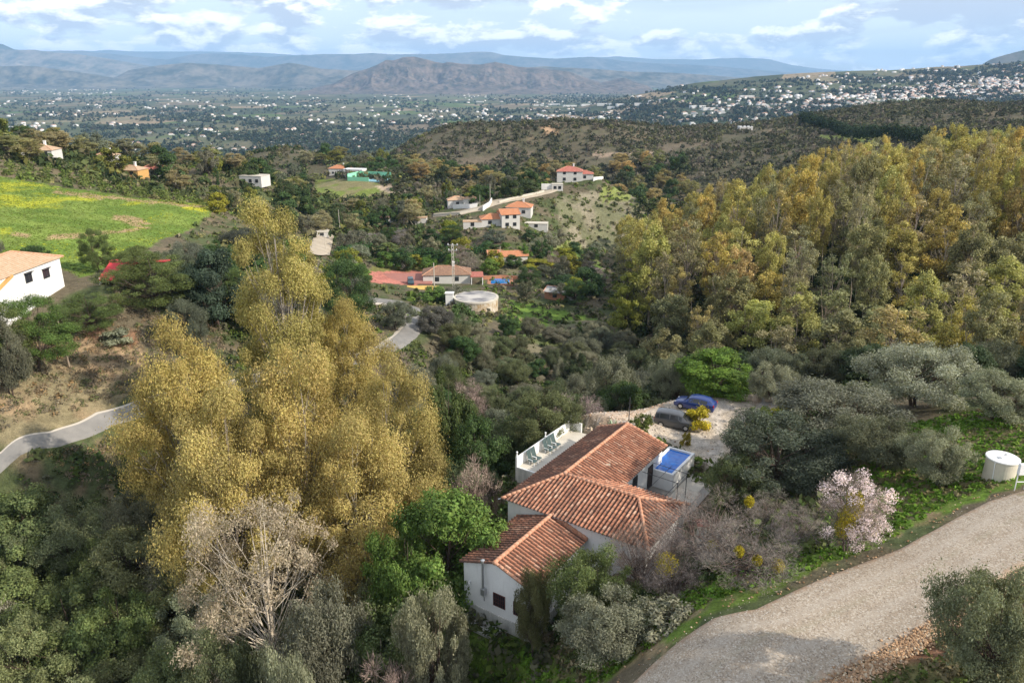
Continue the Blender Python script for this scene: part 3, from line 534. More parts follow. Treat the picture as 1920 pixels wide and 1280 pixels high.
PR['olvF']=[proto('olive_far%d'%i,145+i,6,7.4,OLV,28,.98,5200,.20,.085,trunk=.034,fork=.2,flat=.9,out=.5,stems=2,lean=.08) for i in range(3)]
PR['brdH']=[proto('broadleaf_near%d'%i,150+i,7,7,RND,56,.88,36000,.10,.055,trunk=.022,fork=.2,flat=.85,out=.7) for i in range(2)]
PR['brdF']=[proto('broadleaf_far%d'%i,155+i,7,7,RND,26,1.1,5000,.22,.13,trunk=.022,fork=.15,flat=.85,out=.7) for i in range(3)]
PR['pinH']=[proto('pine_near%d'%i,160+i,13,12,RND,64,1.25,42000,.15,.04,trunk=.018,fork=.25,flat=.75,out=.45,upt=.9) for i in range(2)]
PR['cyp']=[proto('cypress',165,9,2.0,SPI,34,.55,3000,.22,.08,trunk=.015,fork=.05,out=.8,flat=1.3,up=.2)]
PR['cone']=[proto('conical_euc',167,16,8.5,CON,52,1.1,20000,.18,.08,droop=.5,trunk=.014,fork=.12,out=.75,drop=.1,up=.2,lean=.01)]
PR['bare']=[proto('almond_bare%d'%i,170+i,6,7,OLV,66,.85,9500,.20,.008,trunk=.026,fork=.2,out=.5,twig=True,stems=2,upt=.7,limbr=.5,lean=.08) for i in range(3)]
PR['blos']=[proto('almond_blossom',175,6,5.6,OLV,46,.52,6500,.05,.04,trunk=.026,fork=.25,out=.5,stems=2,lean=.06,limbr=.5)]
PR['bush']=[proto('bush%d'%i,180+i,1.6,2.2,BSH,16,.42,2600,.085,.045,trunk=.02,fork=.1,out=.6,stems=3) for i in range(3)]
PR['scr']=[proto('scrub%d'%i,184+i,2.4,3.0,BSH,18,.5,5200,.095,.036,trunk=.02,fork=.1,out=.5,stems=3) for i in range(2)]
PR['bareb']=[proto('bare_bush%d'%i,188+i,4,5,RND,40,.62,6000,.17,.010,trunk=.02,fork=.1,out=.5,twig=True,stems=3,upt=.5) for i in range(2)]
def palm_proto(name,seed,H,fl=2.0,nf=38):
    rs=np.random.RandomState(seed); segs=[(np.array([0,0,i*H/8.-.2]),np.array([.03*math.sin(i),0,(i+1)*H/8.-.2]),.24-.01*i,.23-.01*i) for i in range(8)]
    V,Fc=tubes_np(segs,8); tm=mesh_np(name+'_trunk',V,Fc,4,MT['bark'],smooth=True); C=[];T=[];Nn=[];L_=[];W_=[]
    for k in range(nf):
        a=k*2.4; e=rs.uniform(-.5,1.3); d=np.array([math.cos(a)*math.cos(e),math.sin(a)*math.cos(e),math.sin(e)])
        for s in np.linspace(.15,1,9):
            p=np.array([0,0,H])+d*fl*s+np.array([0,0,-.55*fl*s*s]); 
            for sg in (-1,1):
                sd_=np.cross(d,[0,0,1]); sd_=sd_/max(np.linalg.norm(sd_),1e-3)*sg; C.append(p+sd_*.18); T.append(sd_*.8+d*.6+np.array([0,0,-.3])); Nn.append(np.array([0,0,1.])+d*.2+rs.normal(size=3)*.3); L_.append(.38); W_.append(.10)
    C=np.array(C);V=leaf_faces(rs,C,unit(np.array(Nn)),L_,W_,unit(np.array(T)),.95); m=len(C)
    cm=mesh_np(name+'_crown',V,np.arange(m*4).reshape(-1,4),4,MT['leaf'],{'var':('FACE','FLOAT',rs.rand(m))}); return dict(t=tm,c=cm,H=H+fl*.7,W=fl*1.8)
PR['palm']=[palm_proto('palm',191,6,2.2)]
RS=np.random.RandomState(5)
GREEN={'eucn':(.40,.32,.11),'eucy':(.45,.37,.12),'eucg':(.28,.28,.12),'euco':(.40,.31,.13),'eucl':(.40,.385,.13),'eucb':(.33,.30,.17),'eucd':(.255,.255,.125),'olv':(.245,.255,.18),'olvd':(.16,.17,.12),'grn':(.12,.20,.04),'dgrn':(.065,.115,.035),
 'pine':(.12,.16,.05),'ygrn':(.25,.27,.03),'bare':(.27,.225,.20),'pinkb':(.37,.28,.23),'blos':(.80,.66,.70),'dead':(.46,.37,.28),'cit':(.13,.18,.02)}
WOOD={'euc':(.42,.37,.32),'olv':(.13,.10,.08),'bare':(.17,.13,.11),'dead':(.72,.66,.60)}
def jit(c,a=.12):
    k=1+RS.uniform(-a,a); return (min(1,c[0]*k*(1+RS.uniform(-a,a)*.6)),min(1,c[1]*k),min(1,c[2]*k*(1+RS.uniform(-a,a)*.6)),1)
def tree(kind,x,y,H,W,colk,label,cat,group=None,name='tree',wood='olv',v=None,z=None,rz=None,j=.10):
    P=PR[kind]; p=P[(RS.randint(len(P)) if v is None else v)%len(P)]; z=H1(x,y) if z is None else z
    sh=W/p['W']; svv=H/p['H']; o=empty(name,(x,y,z-.05),RS.uniform(0,6.28) if rz is None else rz,(sh,sh,svv)); tag(o,label,cat,group)
    t=link('trunk',p['t'],o); c=link('crown',p['c'],o); t.color=jit(WOOD[wood],.12); c.color=jit(GREEN[colk] if isinstance(colk,str) else colk,j)
    return o,c
TREES=[]
def ptree(kind,px,pytop,Y,wpx,colk,label,cat,**k):
    """tree whose crown centre column is px, top at pytop in the photograph, standing Y metres out"""
    x,_,zt=bpY(px,pytop,Y); zb=H1(x,Y); H=zt-zb; D=Y*CT-(zt+zb)/2*ST; W=wpx*D/F
    if H<1: print('LOW TREE',label,H); H=max(H,1.5)
    TREES.append((x,Y,W/2)); return tree(kind,x,Y,H,W,colk,label,cat,**k)
def pbush(kind,px,pytop,pyb,wpx,colk,label,cat='bush',**k):
    x,Y,zb=at(px,pyb); zt=bpY(px,pytop,Y)[2]; D=Y*CT-zb*ST; TREES.append((x,Y,wpx*D/F/2)); return tree(kind,x,Y,max(zt-zb,.4),wpx*D/F,colk,label,cat,**k)
EU=dict(name='eucalyptus_tree',wood='euc',cat='eucalyptus'); OL=dict(name='olive_tree',wood='olv',cat='olive tree')
ptree('eucT',503,352,80,178,(.37,.33,.105),'tall narrow eucalyptus spire rising highest from the golden clump left of the house',**EU)
ptree('eucH',318,575,68,235,'eucn','yellow leaved eucalyptus on the left edge of the golden clump, overhanging the valley road',v=0,**EU)
ptree('eucH',548,606,62,290,'eucn','broad golden eucalyptus in front of the tall spire with pale forked stems',v=1,**EU)
ptree('eucH',735,640,66,200,'eucn','golden eucalyptus at the right end of the clump, nearest the sun terrace',v=2,**EU)
ptree('eucH',640,540,84,165,(.37,.31,.11),'bronze tinted eucalyptus behind the right shoulder of the golden clump',v=0,**EU)
ptree('eucH',400,690,58,270,'eucn','low hanging golden eucalyptus at the lower left of the clump',v=2,**EU)
ptree('eucH',660,750,58,270,'eucn','heavy golden eucalyptus at the lower right of the clump',v=0,**EU)
ptree('eucD',465,905,49,360,'dead','half bare eucalyptus with white limbs and pinkish dry leaves below the golden clump',v=0,name='eucalyptus_tree',wood='dead',cat='eucalyptus')
BT='broadleaf tree'
ptree('brdH',835,905,50,215,'grn','bright green leafy tree touching the left wall of the lower wing',BT,v=0)
ptree('brdH',750,985,48,150,'grn','bright green tree left of the leafy one beside the lower wing',BT,v=1)
ptree('bareb',892,842,60,105,'pinkb','rounded leafless pinkish bush below the sun terrace','bare tree',name='bare_tree',wood='bare',v=0)
ptree('brdH',895,770,68,120,'dgrn','dark green tree directly left of the sun terrace wall',BT,v=0)
ptree('brdH',835,690,80,110,(.10,.13,.04),'dull green tree right of the golden clump, level with its shoulder',BT,v=1)
ptree('olvH',812,1070,41,150,'olv','grey green olive touching the left corner of the lower wing plinth',v=0,**OL)
ptree('olvH',395,1165,44,150,(.17,.19,.10),'grey green olive at the left foot of the half bare eucalyptus',v=0,**OL)
ptree('scr',478,1205,44,120,(.19,.20,.10),'low tangled scrub at the base of the half bare eucalyptus','bush',name='bush',v=1)
ptree('olvH',590,1080,43,190,'olvd','dark grey olive at the foot of the half bare eucalyptus, on its right',v=1,**OL)
ptree('olvH',520,1195,37,150,'olv','silvery olive cut by the bottom edge, left of the pinkish scrub',v=2,**OL)
ptree('bareb',720,1212,40,170,'pinkb','pinkish brown scrub bush at the bottom edge between two olives','bush',name='bush',wood='bare',v=0)
ptree('olvH',1118,1012,41.5,165,(.13,.16,.06),'green olive in front of the lower wing roof, hiding its right eave',v=0,**OL)
ptree('olvH',1003,1052,42.5,80,(.15,.16,.07),'thin olive in front of the lower wing gable, right of its windows',v=2,**OL)
ptree('olvH',1145,1105,37,185,'olv','round pale olive standing lowest in front of the house, left of the gravel road',v=1,**OL)
ptree('bush',1255,1130,36,110,'olv','low grey bush between the pale olive and the gravel road edge','bush',name='bush',v=0)
AL=dict(name='almond_tree',wood='bare',cat='almond tree')
ptree('bare',1215,960,46,150,'pinkb','leafless almond against the hipped end of the middle roof',v=0,**AL)
ptree('bare',1330,925,44,230,'bare','widest leafless almond right of the middle roof, with mistletoe',v=1,**AL)
ptree('bare',1405,985,37.5,200,'bare','leafless almond whose trunk stands on the gravel road verge, with yellow mistletoe',v=2,**AL)
ptree('bare',1265,1010,41,150,'bare','leafless almond low in front of the white wall below the middle roof',v=2,**AL)
ptree('bare',1500,955,42,130,'bare','leafless almond just left of the blossoming one',v=0,**AL)
ptree('bare',1455,925,47,110,'bare','leafless reddish almond under the large olives',v=1,**AL)
ALM=[t for t in bpy.data.objects if t.name.startswith('almond_tree')]
bt,_=ptree('bare',1614,880,38.5,165,'bare','almond tree covered in pale pink blossom beside the gravel road',v=0,**AL)
blp=PR['blos'][0]; bc=link('blossom',blp['c'],bt); bc.scale=(PR['bare'][0]['W']/blp['W']*.88,)*2+(PR['bare'][0]['H']/blp['H'],); bc.color=(.80,.68,.74,1)

ptree('olvH',1478,782,54,265,(.095,.11,.075),'wide dark olive beside the pool patio, leftmost of the large olives',v=0,**OL)
ptree('olvH',1590,712,61,240,(.17,.185,.135),'tall olive in the middle of the large grove right of the parking',v=1,**OL)
ptree('olvH',1390,850,52,130,(.12,.15,.07),'small green olive overhanging the pool patio',v=1,**OL)
ptree('olvH',1740,640,68,215,(.31,.33,.24),'largest silvery olive, highest of the grove right of the parking',v=2,**OL)
ptree('olvH',1660,780,52,170,(.14,.155,.10),'dark olive between the tallest silvery one and the blossoming almond',v=2,**OL)
ptree('olvH',1775,792,47.5,125,'olv','small olive with a straight bare trunk left of the round water tank',v=0,**OL)
ptree('olvH',1890,695,58,150,'olv','olive with a leaning trunk at the right edge above the round water tank',v=1,**OL)
ptree('olvH',1450,675,76,95,(.23,.25,.18),'little silvery olive on the far rim of the parking area',v=0,**OL)
ptree('brdH',1347,652,81,150,(.12,.21,.03),'bright green carob tree behind the blue car',BT,v=0)
ptree('olvH',1268,660,84,90,'olv','grey olive left of the carob tree behind the parking',v=2,**OL)
ptree('olvH',1150,660,92,100,'olv','grey olive above the green hedge left of the parking',v=1,**OL)
ptree('olvH',1050,700,84,110,(.13,.15,.08),'olive green tree behind the terrace hedge',v=0,**OL)
pbush('bush',1202,776,810,50,(.11,.14,.03),'round clipped green bush at the pole beside the parking',name='bush',v=0)
pbush('bush',1307,752,802,52,(.48,.40,.03),'yellow flowering shrub in front of the two parked cars',name='bush',v=1)
pbush('bush',1425,760,790,52,(.14,.20,.04),'green shrub at the corner of the parking under the dark olive',name='bush',v=2)
pbush('bush',1465,758,780,42,(.42,.38,.03),'yellow green shrub right of the green parking shrub',name='bush',v=1)
pbush('bush',1395,790,835,45,(.45,.32,.16),'dry orange brown shrub at the patio end of the parking',name='bush',v=2)
pbush('bush',1240,820,842,22,(.12,.18,.05),'small green shrub on the pale ground above the roof ridge',name='bush',v=0)
pbush('bush',1286,806,835,20,(.35,.30,.05),'tiny yellowish shrub on the pale ground above the pool',name='bush',v=0)
ptree('olvH',1895,1045,27,215,(.19,.215,.12),'large olive cut by the right edge, on the near side of the gravel road',v=0,**OL)
ptree('brdH',1540,1480,22,200,'dgrn','dark tree below the frame, its shadow on the gravel road',BT,v=1) if False else None
PI=dict(name='pine_tree',wood='olv',cat='pine tree')
ptree('pinH',278,480,106,180,'pine','broad dark green pine to the right of the red roofed shed',v=0,**PI)
ptree('pinH',40,548,86,150,(.10,.165,.04),'spreading pine in front of the white villa at the left edge',v=1,**PI)
ptree('pinH',158,552,97,120,'pine','smaller pine between the white villa and the broad dark pine',v=0,**PI)
ptree('brdH',390,455,108,130,(.05,.075,.045),'dark cedar like tree left of the tall eucalyptus spire','cedar',name='cedar_tree',v=0)
ptree('pinH',640,478,122,115,'dgrn','dark round tree right of the tall eucalyptus spire','tree',v=1)
ptree('olvH',740,560,132,70,'olvd','dark olive on the inside of the road bend',v=0,**OL)
ptree('olvH',812,572,136,75,(.13,.13,.12),'greyish almost leafless tree on the outside of the road bend','tree',v=1)
ptree('bush',868,568,150,60,(.09,.15,.05),'dark green bush directly below the round reservoir','bush',name='bush',v=0)
ptree('olvH',470,420,170,110,(.07,.075,.06),'dark grey tree behind the tall spire, beside the yellow field',v=0,**OL)
ptree('cone',1178,488,165,75,(.24,.25,.05),'conical yellow green tree standing alone at the left end of the eucalyptus wood','tree')
ptree('brdF',1095,500,205,95,'dgrn','dark green tree cluster head left of the conical yellow green tree',BT,v=0)
ptree('brdF',1055,515,210,80,'dgrn','dark green tree behind the small orange cabin',BT,v=1)
ptree('brdF',1010,485,230,70,(.28,.28,.03),'yellow green tree right of the blue pool garden',BT,v=2)
ptree('palm',726,452,232,34,(.13,.17,.05),'tall palm with a bare pale trunk left of the red paved court','palm tree',name='palm_tree',wood='euc')
ptree('palm',756,398,285,26,(.20,.18,.05),'palm beside the small white hut on the hillside','palm tree',name='palm_tree',wood='euc')
def hedge(name,pts,h,wd,colr,label,n=None,leaf=.13,dens=260):
    x,y,z,ok=atv([p[0] for p in pts],[p[1] for p in pts]); P=resamp(np.c_[x,y],60); L0=np.sum(np.hypot(*np.diff(P,axis=0).T)); m=int(n or L0*dens)
    rs=np.random.RandomState(len(pts)+int(h*10)); t=rs.rand(m)*(59); i=np.minimum(t.astype(int),58); f=t-i; q=P[i]*(1-f)[:,None]+P[i+1]*f[:,None]
    d=unit(rs.normal(size=(m,3))); lump=.75+.5*vnoise(t*.9,t*0,3); hh=h*(.8+.35*vnoise(t*1.3,t*0+4,5)); rr=rs.rand(m)**.35
    c=np.c_[q[:,0]+d[:,0]*wd*lump*rr,q[:,1]+d[:,1]*wd*lump*rr,hgt(q[:,0],q[:,1])+hh*.5+d[:,2]*hh*.5*rr]
    V=leaf_faces(rs,c,unit(d+rs.normal(size=(m,3))*.4),leaf*rs.uniform(.6,1.4,m),leaf*.55*rs.uniform(.6,1.4,m)); o=np.array([q[:,0].mean(),q[:,1].mean(),0])
    me=mesh_np(name,V,np.arange(m*4).reshape(-1,4),4,MT['leaf'],{'var':('FACE','FLOAT',rs.rand(m))}); ob=link(name,me); ob.color=colr+(1,); tag(ob,label,'hedge'); return ob
hedge('hedge',[(1040,785),(1075,768),(1120,752),(1160,742)],2.0,1.1,(.06,.17,.03),'glossy green hedge running from the sun terrace along the parking rim')
hedge('hedge',[(735,490),(780,494),(840,490),(900,486)],5,2.2,(.04,.10,.03),'tall dark hedge behind the house with the red paved court',leaf=.3,dens=90)
hedge('hedge',[(1500,228),(1530,238),(1570,250),(1640,262),(1720,272),(1790,284)],9,4,(.028,.05,.02),'long dark windbreak of trees along the far ridge above the eucalyptus wood',leaf=.8,dens=40)
hedge('hedge',[(632,486),(655,484),(690,472)],4,2.2,(.045,.11,.03),'dark hedge below the pale road corner, right of the tall spire',leaf=.3,dens=90)
# ---- woods and scattered trees: world positions drawn inside ground polygons
def free(x,y,r): return all((x-a)**2+(y-b)**2>(r+c*.55)**2 for a,b,c in TREES)
def scatter(poly,n,dmin,seed,pred=None,world=True):
    """poly in (column px, distance Y) space; returns points"""
    rs=np.random.RandomState(seed); P=np.array(poly,float); out_=[]; k=0
    while len(out_)<n and k<n*60:
        k+=1; c=rs.uniform(P[:,0].min(),P[:,0].max()); Y=math.sqrt(rs.uniform(P[:,1].min()**2,P[:,1].max()**2))
        if not inpoly(np.array([c]),np.array([Y]),poly)[0]: continue
        x=(c-960)/1415.*Y
        if any((x-a)**2+(Y-b)**2<dmin**2 for a,b in out_): continue
        if pred and not pred(x,Y): continue
        out_.append((x,Y))
    return out_
WOOD_POLY=[(1225,128),(1300,118),(1480,112),(1700,104),(2060,98),(2060,300),(1860,300),(1660,285),(1500,275),(1300,292),(1235,285),(1160,240),(1195,180)]
pts=scatter(WOOD_POLY,285,6.4,11)
pts.sort(key=lambda p:p[1])
EC=[('eucy',.30,'golden'),('eucl',.22,'yellow green'),('euco',.14,'orange brown'),('eucb',.20,'thin brownish'),('eucd',.14,'dark olive green')]
for x,y in pts:
    f=sstep(120,235,np.array(y)); r=RS.rand(); low=y<150
    w_=[.34*f+.14,.36*f+.14,.08,.20,.06+.20*(1-f)]; k=RS.choice(5,p=np.array(w_)/sum(w_)); ck,_,nm=EC[k]
    sparse=(k==3) or RS.rand()<.22; H=RS.uniform(15,25)*(.8 if low else 1); W=RS.uniform(5.5,9.5)
    if y<135: H=RS.uniform(10,17)
    zone_='on the far upper side' if y>225 else ('in the middle' if y>160 else 'along the shaded ravine edge')
    tree('eucS' if sparse else 'eucF',x,y,H,W,ck,'%s eucalyptus %s of the wood right of the valley'%(nm,zone_),'eucalyptus','eucalyptus trees of the wood',name='eucalyptus_tree',wood='euc',j=.14)
    TREES.append((x,y,W/2))
PROTECT=[(10,468,118,556,88),(160,498,215,540,104),(842,536,936,586,165),(778,488,900,532,208),(920,518,968,541,208),(700,508,782,540,206),(905,378,1032,424,262),(808,345,1060,400,285),(1015,316,1125,362,330),(612,305,748,345,425),(595,334,745,368,380),(690,288,752,308,430),(446,322,496,340,280),(266,314,302,325,265),(226,318,258,327,255),(0,345,370,425,118),(300,425,380,440,150),(718,568,800,650,118),(0,775,212,900,72),(0,662,262,775,88),(1020,540,1078,568,180),(578,425,628,480,235),(712,400,760,425,270),(770,404,800,424,270),(1030,370,1150,440,230),(0,306,390,380,180),(930,560,1100,625,140),(925,482,1000,496,200),(1096,585,1190,700,95)]
OF=[[(-400,300),(0,306),(150,322),(300,352),(398,380),(400,404),(345,436),(240,500),(60,500),(-400,470)],[(590,335),(700,338),(740,365),(640,372),(590,360)],[(700,508),(782,508),(790,540),(700,535)]]
def okview(x,y,H,W):
    z=H1(x,y); px,py=project(x,y,z); pt=project(x,y,z+H)[1]; wp=W/2*F/(y*CT-z*ST)*.8
    for a,b,c_,d,Y in PROTECT:
        if y<Y+(d-b)*0+8 and y>Y*.25 and px+wp>a and px-wp<c_ and pt<d-2 and py>b and y<Y+8: return False
    A=np.array([float(px)]);B=np.array([float(py)])
    return not any(inpoly(A,B,q)[0] for q in OF)
def group_trees(poly,n,dmin,seed,kinds,label,group,Hr,Wr,y_pred=None,name='tree',cat='tree',r=1.5,lab2=None):
    for x,y in scatter(poly,n,dmin,seed,lambda a,b:free(a,b,r) and not onroad(a,b) and not (33<a*UX+b*UY<62 and -36.5<a*VX+b*VY<-15)):
        kk=kinds[RS.randint(len(kinds))]; k,ck,nm=kk[:3]; H=RS.uniform(*Hr); W=RS.uniform(*Wr)
        if not okview(x,y,H,W): continue
        if k=='cyp': W=H*.2; 
        nn={'olv':'olive_tree','pin':'pine_tree','bar':'bare_tree','euc':'tree','cyp':'cypress_tree','bus':'bush','scr':'bush'}.get(k[:3],name)
        tree(k,x,y,H,W,ck,nm+' '+label,nn.replace('_',' '),group,name=nn,wood='bare' if k[:3]=='bar' else 'euc' if k[:3]=='euc' else 'olv',j=.16); TREES.append((x,y,W/2))
_roads=[]
for Lp,Rp in ((RLE,RRE),([(-200,930),(0,848),(180,772),(420,715),(700,652),(757,602)],[(-200,990),(0,893),(215,798),(450,735),(752,655),(800,612)]),([(752,580),(680,568)],[(787,578),(690,556)])):
    a=resamp(edgeworld(Lp),80);b=resamp(edgeworld(Rp),80); _roads.append(((a+b)/2,np.hypot(*(a-b).T)/2+.8))
def onroad(x,y): return any((np.hypot(c[:,0]-x,c[:,1]-y)<wd).any() for c,wd in _roads)
# ravine thicket bottom left
group_trees([(-250,38),(160,38),(420,36),(640,40),(760,46),(700,58),(350,66),(60,70),(-250,66)],74,4.0,21,[('olvH',(.24,.255,.165),'grey green'),('olvH',(.29,.30,.22),'silvery grey'),('olvH',(.21,.235,.10),'olive green'),('brdH',(.15,.19,.065),'leafy green'),('olvH',(.20,.225,.11),'dull green')],'tree in the ravine thicket at the lower left','thicket in the ravine',(5.5,9.5),(6,10.5))
group_trees([(640,50),(900,46),(930,60),(930,92),(1050,100),(1190,100),(1180,84),(1040,74),(1000,66),(960,110),(700,110),(780,66)],40,4.6,22,[('brdH','dgrn','dark green'),('olvH','olvd','grey'),('brdH',(.07,.12,.035),'mid green'),('olvH','olv','silvery'),('brdH',(.10,.13,.04),'dull green'),('olvH',(.12,.15,.07),'green'),('bareb','bare','leafless')],'tree between the golden clump and the sun terrace','trees below the sun terrace',(4.5,8),(5,8))
group_trees([(790,100),(960,96),(1120,100),(1190,112),(1190,150),(1090,158),(960,150),(860,140)],60,4.2,31,[('brdH','dgrn','dark green'),('olvH','olvd','dark grey green'),('olvH',(.14,.16,.085),'dull green'),('olvH','olv','pale grey')],'tree on the slope below the round reservoir','trees below the reservoir',(3,5.5),(3.5,6.5))
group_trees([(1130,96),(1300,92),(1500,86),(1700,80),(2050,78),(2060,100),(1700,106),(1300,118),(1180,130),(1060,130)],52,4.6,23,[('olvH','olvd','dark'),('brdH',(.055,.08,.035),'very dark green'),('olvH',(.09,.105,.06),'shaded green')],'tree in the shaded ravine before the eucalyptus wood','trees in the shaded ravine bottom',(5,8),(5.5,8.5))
group_trees([(-200,84),(40,86),(330,86),(560,100),(620,125),(480,150),(300,130),(60,125),(-200,120)],34,5.2,24,[('pinH','pine','dark pine green'),('olvH','olvd','grey green'),('brdH','dgrn','dark green')],'tree on the bank above the valley road','trees above the valley road',(5,9),(5,8))
group_trees([(30,120),(240,135),(330,165),(440,190),(380,215),(300,160),(150,150),(0,140)],22,6,25,[('brdF','cit','orange laden citrus'),('olvF','olvd','grey green'),('brdF',(.25,.24,.03),'yellow green')],'tree at the lower edge of the yellow flowered field','trees along the yellow field',(3.5,6),(4,7))
group_trees([(540,150),(760,158),(800,175),(1000,190),(1080,175),(1130,220),(1120,275),(1010,262),(760,262),(560,230)],130,5.2,26,[('brdF','dgrn','dark green'),('olvF','olv','silver grey'),('brdF',(.24,.25,.03),'yellow green'),('bareb','bare','leafless greyish'),('olvF','olvd','dark grey'),('brdF','grn','fresh green'),('pinH','dgrn','dark pine like')],'tree among the mid valley houses','trees between the valley houses',(4,7.5),(5,8.5),lab2=1)
group_trees([(400,230),(560,240),(780,270),(950,275),(1060,300),(1040,340),(900,330),(640,330),(420,300)],110,6.5,27,[('brdF','dgrn','dark green'),('olvF','olvd','dark grey'),('eucF','eucb','brownish tall'),('cyp','dgrn','narrow dark cypress like'),('brdF',(.20,.22,.04),'olive green'),('brdF',(.07,.10,.035),'dull dark green')],'tree on the slope around the hill track houses','trees on the slope of the hill track',(5,9),(6,9))
group_trees([(0,215),(420,225),(600,380),(740,370),(860,460),(700,560),(500,470),(250,400),(0,330),(-60,260)],120,9,28,[('eucF','eucb','tall brownish'),('brdF','dgrn','dark green'),('eucF','eucg','pale green tall'),('olvF','olvd','grey'),('brdF',(.18,.19,.04),'yellowish green')],'tree on the ridge beyond the orchard and yellow field','trees beyond the orchard',(6,11),(8,12))
group_trees([(760,400),(1000,370),(1180,380),(1290,430),(1270,560),(900,560),(760,500)],90,10,29,[('eucF','euco','orange brown'),('brdF','dgrn','dark green'),('eucF','eucg','pale green'),('brdF',(.06,.08,.035),'blackish green')],'tree in the far hollow behind the spur houses','trees in the far hollow',(8,13),(9,13))

ptree('olvH',-12,590,80,90,'olvd','dark tree in front of the left end of the white villa wall',v=1,**OL)
ptree('pinH',-20,560,83,130,'pine','pine cut by the left edge in front of the white villa',v=1,**PI)
ptree('bush',215,610,96,60,'olv','grey shrub at the top of the dry bank','bush',name='bush',v=1)

def mistletoe(tr_,px,py,r_,seed):
    """evergreen yellow clump growing in the crown of a bare tree"""
    rs=np.random.RandomState(seed); T=Matrix.LocRotScale(tr_.location,tr_.rotation_euler,tr_.scale); Y=tr_.location[1]-.8; p=Vector(bpY(px,py,Y)); m=700; d=unit(rs.normal(size=(m,3))); C=d*r_*(rs.rand(m,1)**.4)*np.array([1,1,1.15])
    V=leaf_faces(rs,C,unit(d+rs.normal(size=(m,3))*.6),.06*rs.uniform(.6,1.5,m),.028*rs.uniform(.6,1.5,m)); me=mesh_np('mistletoe',V,np.arange(m*4).reshape(-1,4),4,MT['leaf'],{'var':('FACE','FLOAT',rs.rand(m))})
    o=link('mistletoe',me,tr_); o['kind']='stuff'; o.matrix_parent_inverse=T.inverted(); o.location=p; o.color=(.36,.30,.02,1)
AA={'a':ALM[0],'b':ALM[1],'c':ALM[2],'d':ALM[3],'e':ALM[4],'f':ALM[5]}
for k,px,py,r_ in (('d',1250,1058,.75),('b',1335,1022,.35),('c',1386,1033,.3),('c',1459,1060,.4),('c',1420,1050,.3),('b',1405,940,.35)): mistletoe(AA[k],px,py,r_,px)
for px,py,r_ in ((1592,965,.62),(1603,935,.5),(1583,990,.55),(1606,950,.4)): mistletoe(bt,px,py,r_,px)
# ------------------------------------------------------------------ uncountable ground cover (one object each)
PB=[]
def blobset(rs,m):
    d=unit(rs.normal(size=(m,3))); d[:,2]=np.abs(d[:,2])*.9; return d
def cover(name,x,y,size,colr,per,leafk,zk=.7,seed=1,vary=.2,kind='stuff',m='stuff',lift=0.0):
    """many small plants merged in one object"""
    rs=np.random.RandomState(seed); n=len(x); z=hgt(x,y)-.05+lift; d=blobset(rs,n*per).reshape(n,per,3)
    rad=rs.uniform(.55,1.0,size=(n,per,1)); c=np.stack([x,y,z],1)[:,None]+d*rad*np.array([.5,.5,zk])*size[:,None,None]
    c=c.reshape(-1,3); nn=unit(d.reshape(-1,3)*.7+rs.normal(size=(n*per,3))*.4); L_=np.repeat(size,per)*leafk*rs.uniform(.6,1.4,n*per)
    V=leaf_faces(rs,c,nn,L_,L_*.6); cl=np.repeat(colr*(1+rs.uniform(-vary,vary,size=(n,1))),per,0)
    me=mesh_np(name,V,np.arange(len(V)).reshape(-1,4),4,MT[m],{'col':('FACE','FLOAT_COLOR',np.c_[np.clip(cl,0,1),np.ones(len(cl))])}); return tag(link(name,me),kind=kind)
def pick(rs,n,cols,ws): 
    k=rs.choice(len(cols),size=n,p=np.array(ws)/sum(ws)); return np.array(cols,float)[k]
def rnd_col(rs,n,c0,c1,Y0,Y1,power=2.0):
    c=rs.uniform(c0,c1,n); Y=(rs.uniform(Y0**power,Y1**power,n))**(1/power); return (c-960)/1415.*Y,Y
def mask_free(x,y,extra=None):
    z=hgt(x,y); px,py=project(x,y,z); k=~inpoly(px,py,PARK)
    for c,wd in _roads:
        for i in range(0,80,1): k&=(np.hypot(x-c[i,0],y-c[i,1])>wd[i]+.1)
    u=x*UX+y*UY; v=x*VX+y*VY; k&=~((u>43.5)&(u<60)&(v>-31.5)&(v<-16.5)); k&=~((u>36.5)&(u<44.5)&(v>-30)&(v<-23.2)); k&=~((u>51)&(u<62)&(v>-35.2)&(v<-31))
    return k,px,py
rs=np.random.RandomState(77)
# near grass and weeds
x,y=rnd_col(rs,30000,-150,2100,24,62,1.5); k,px,py=mask_free(x,y); x,y,px,py=x[k],y[k],px[k],py[k]
grn=inpoly(px,py,[(1100,1290),(1180,1250),(1330,1150),(1420,1125),(1540,1065),(1680,1010),(1850,925),(1960,890),(1960,760),(1640,790),(1560,960),(1300,1090),(1100,1230)])|inpoly(px,py,[(800,1180),(1000,1190),(1100,1300),(820,1300)])
n=len(x); cl=np.where(grn[:,None],pick(rs,n,[(.12,.22,.03),(.16,.25,.04),(.20,.18,.09)],[.55,.25,.2]),pick(rs,n,[(.20,.17,.09),(.10,.12,.04),(.12,.16,.04),(.24,.20,.12)],[.3,.3,.2,.2]))
cover('grass',x,y,rs.uniform(.25,.6,n),cl,10,.28,.55,2,.25)
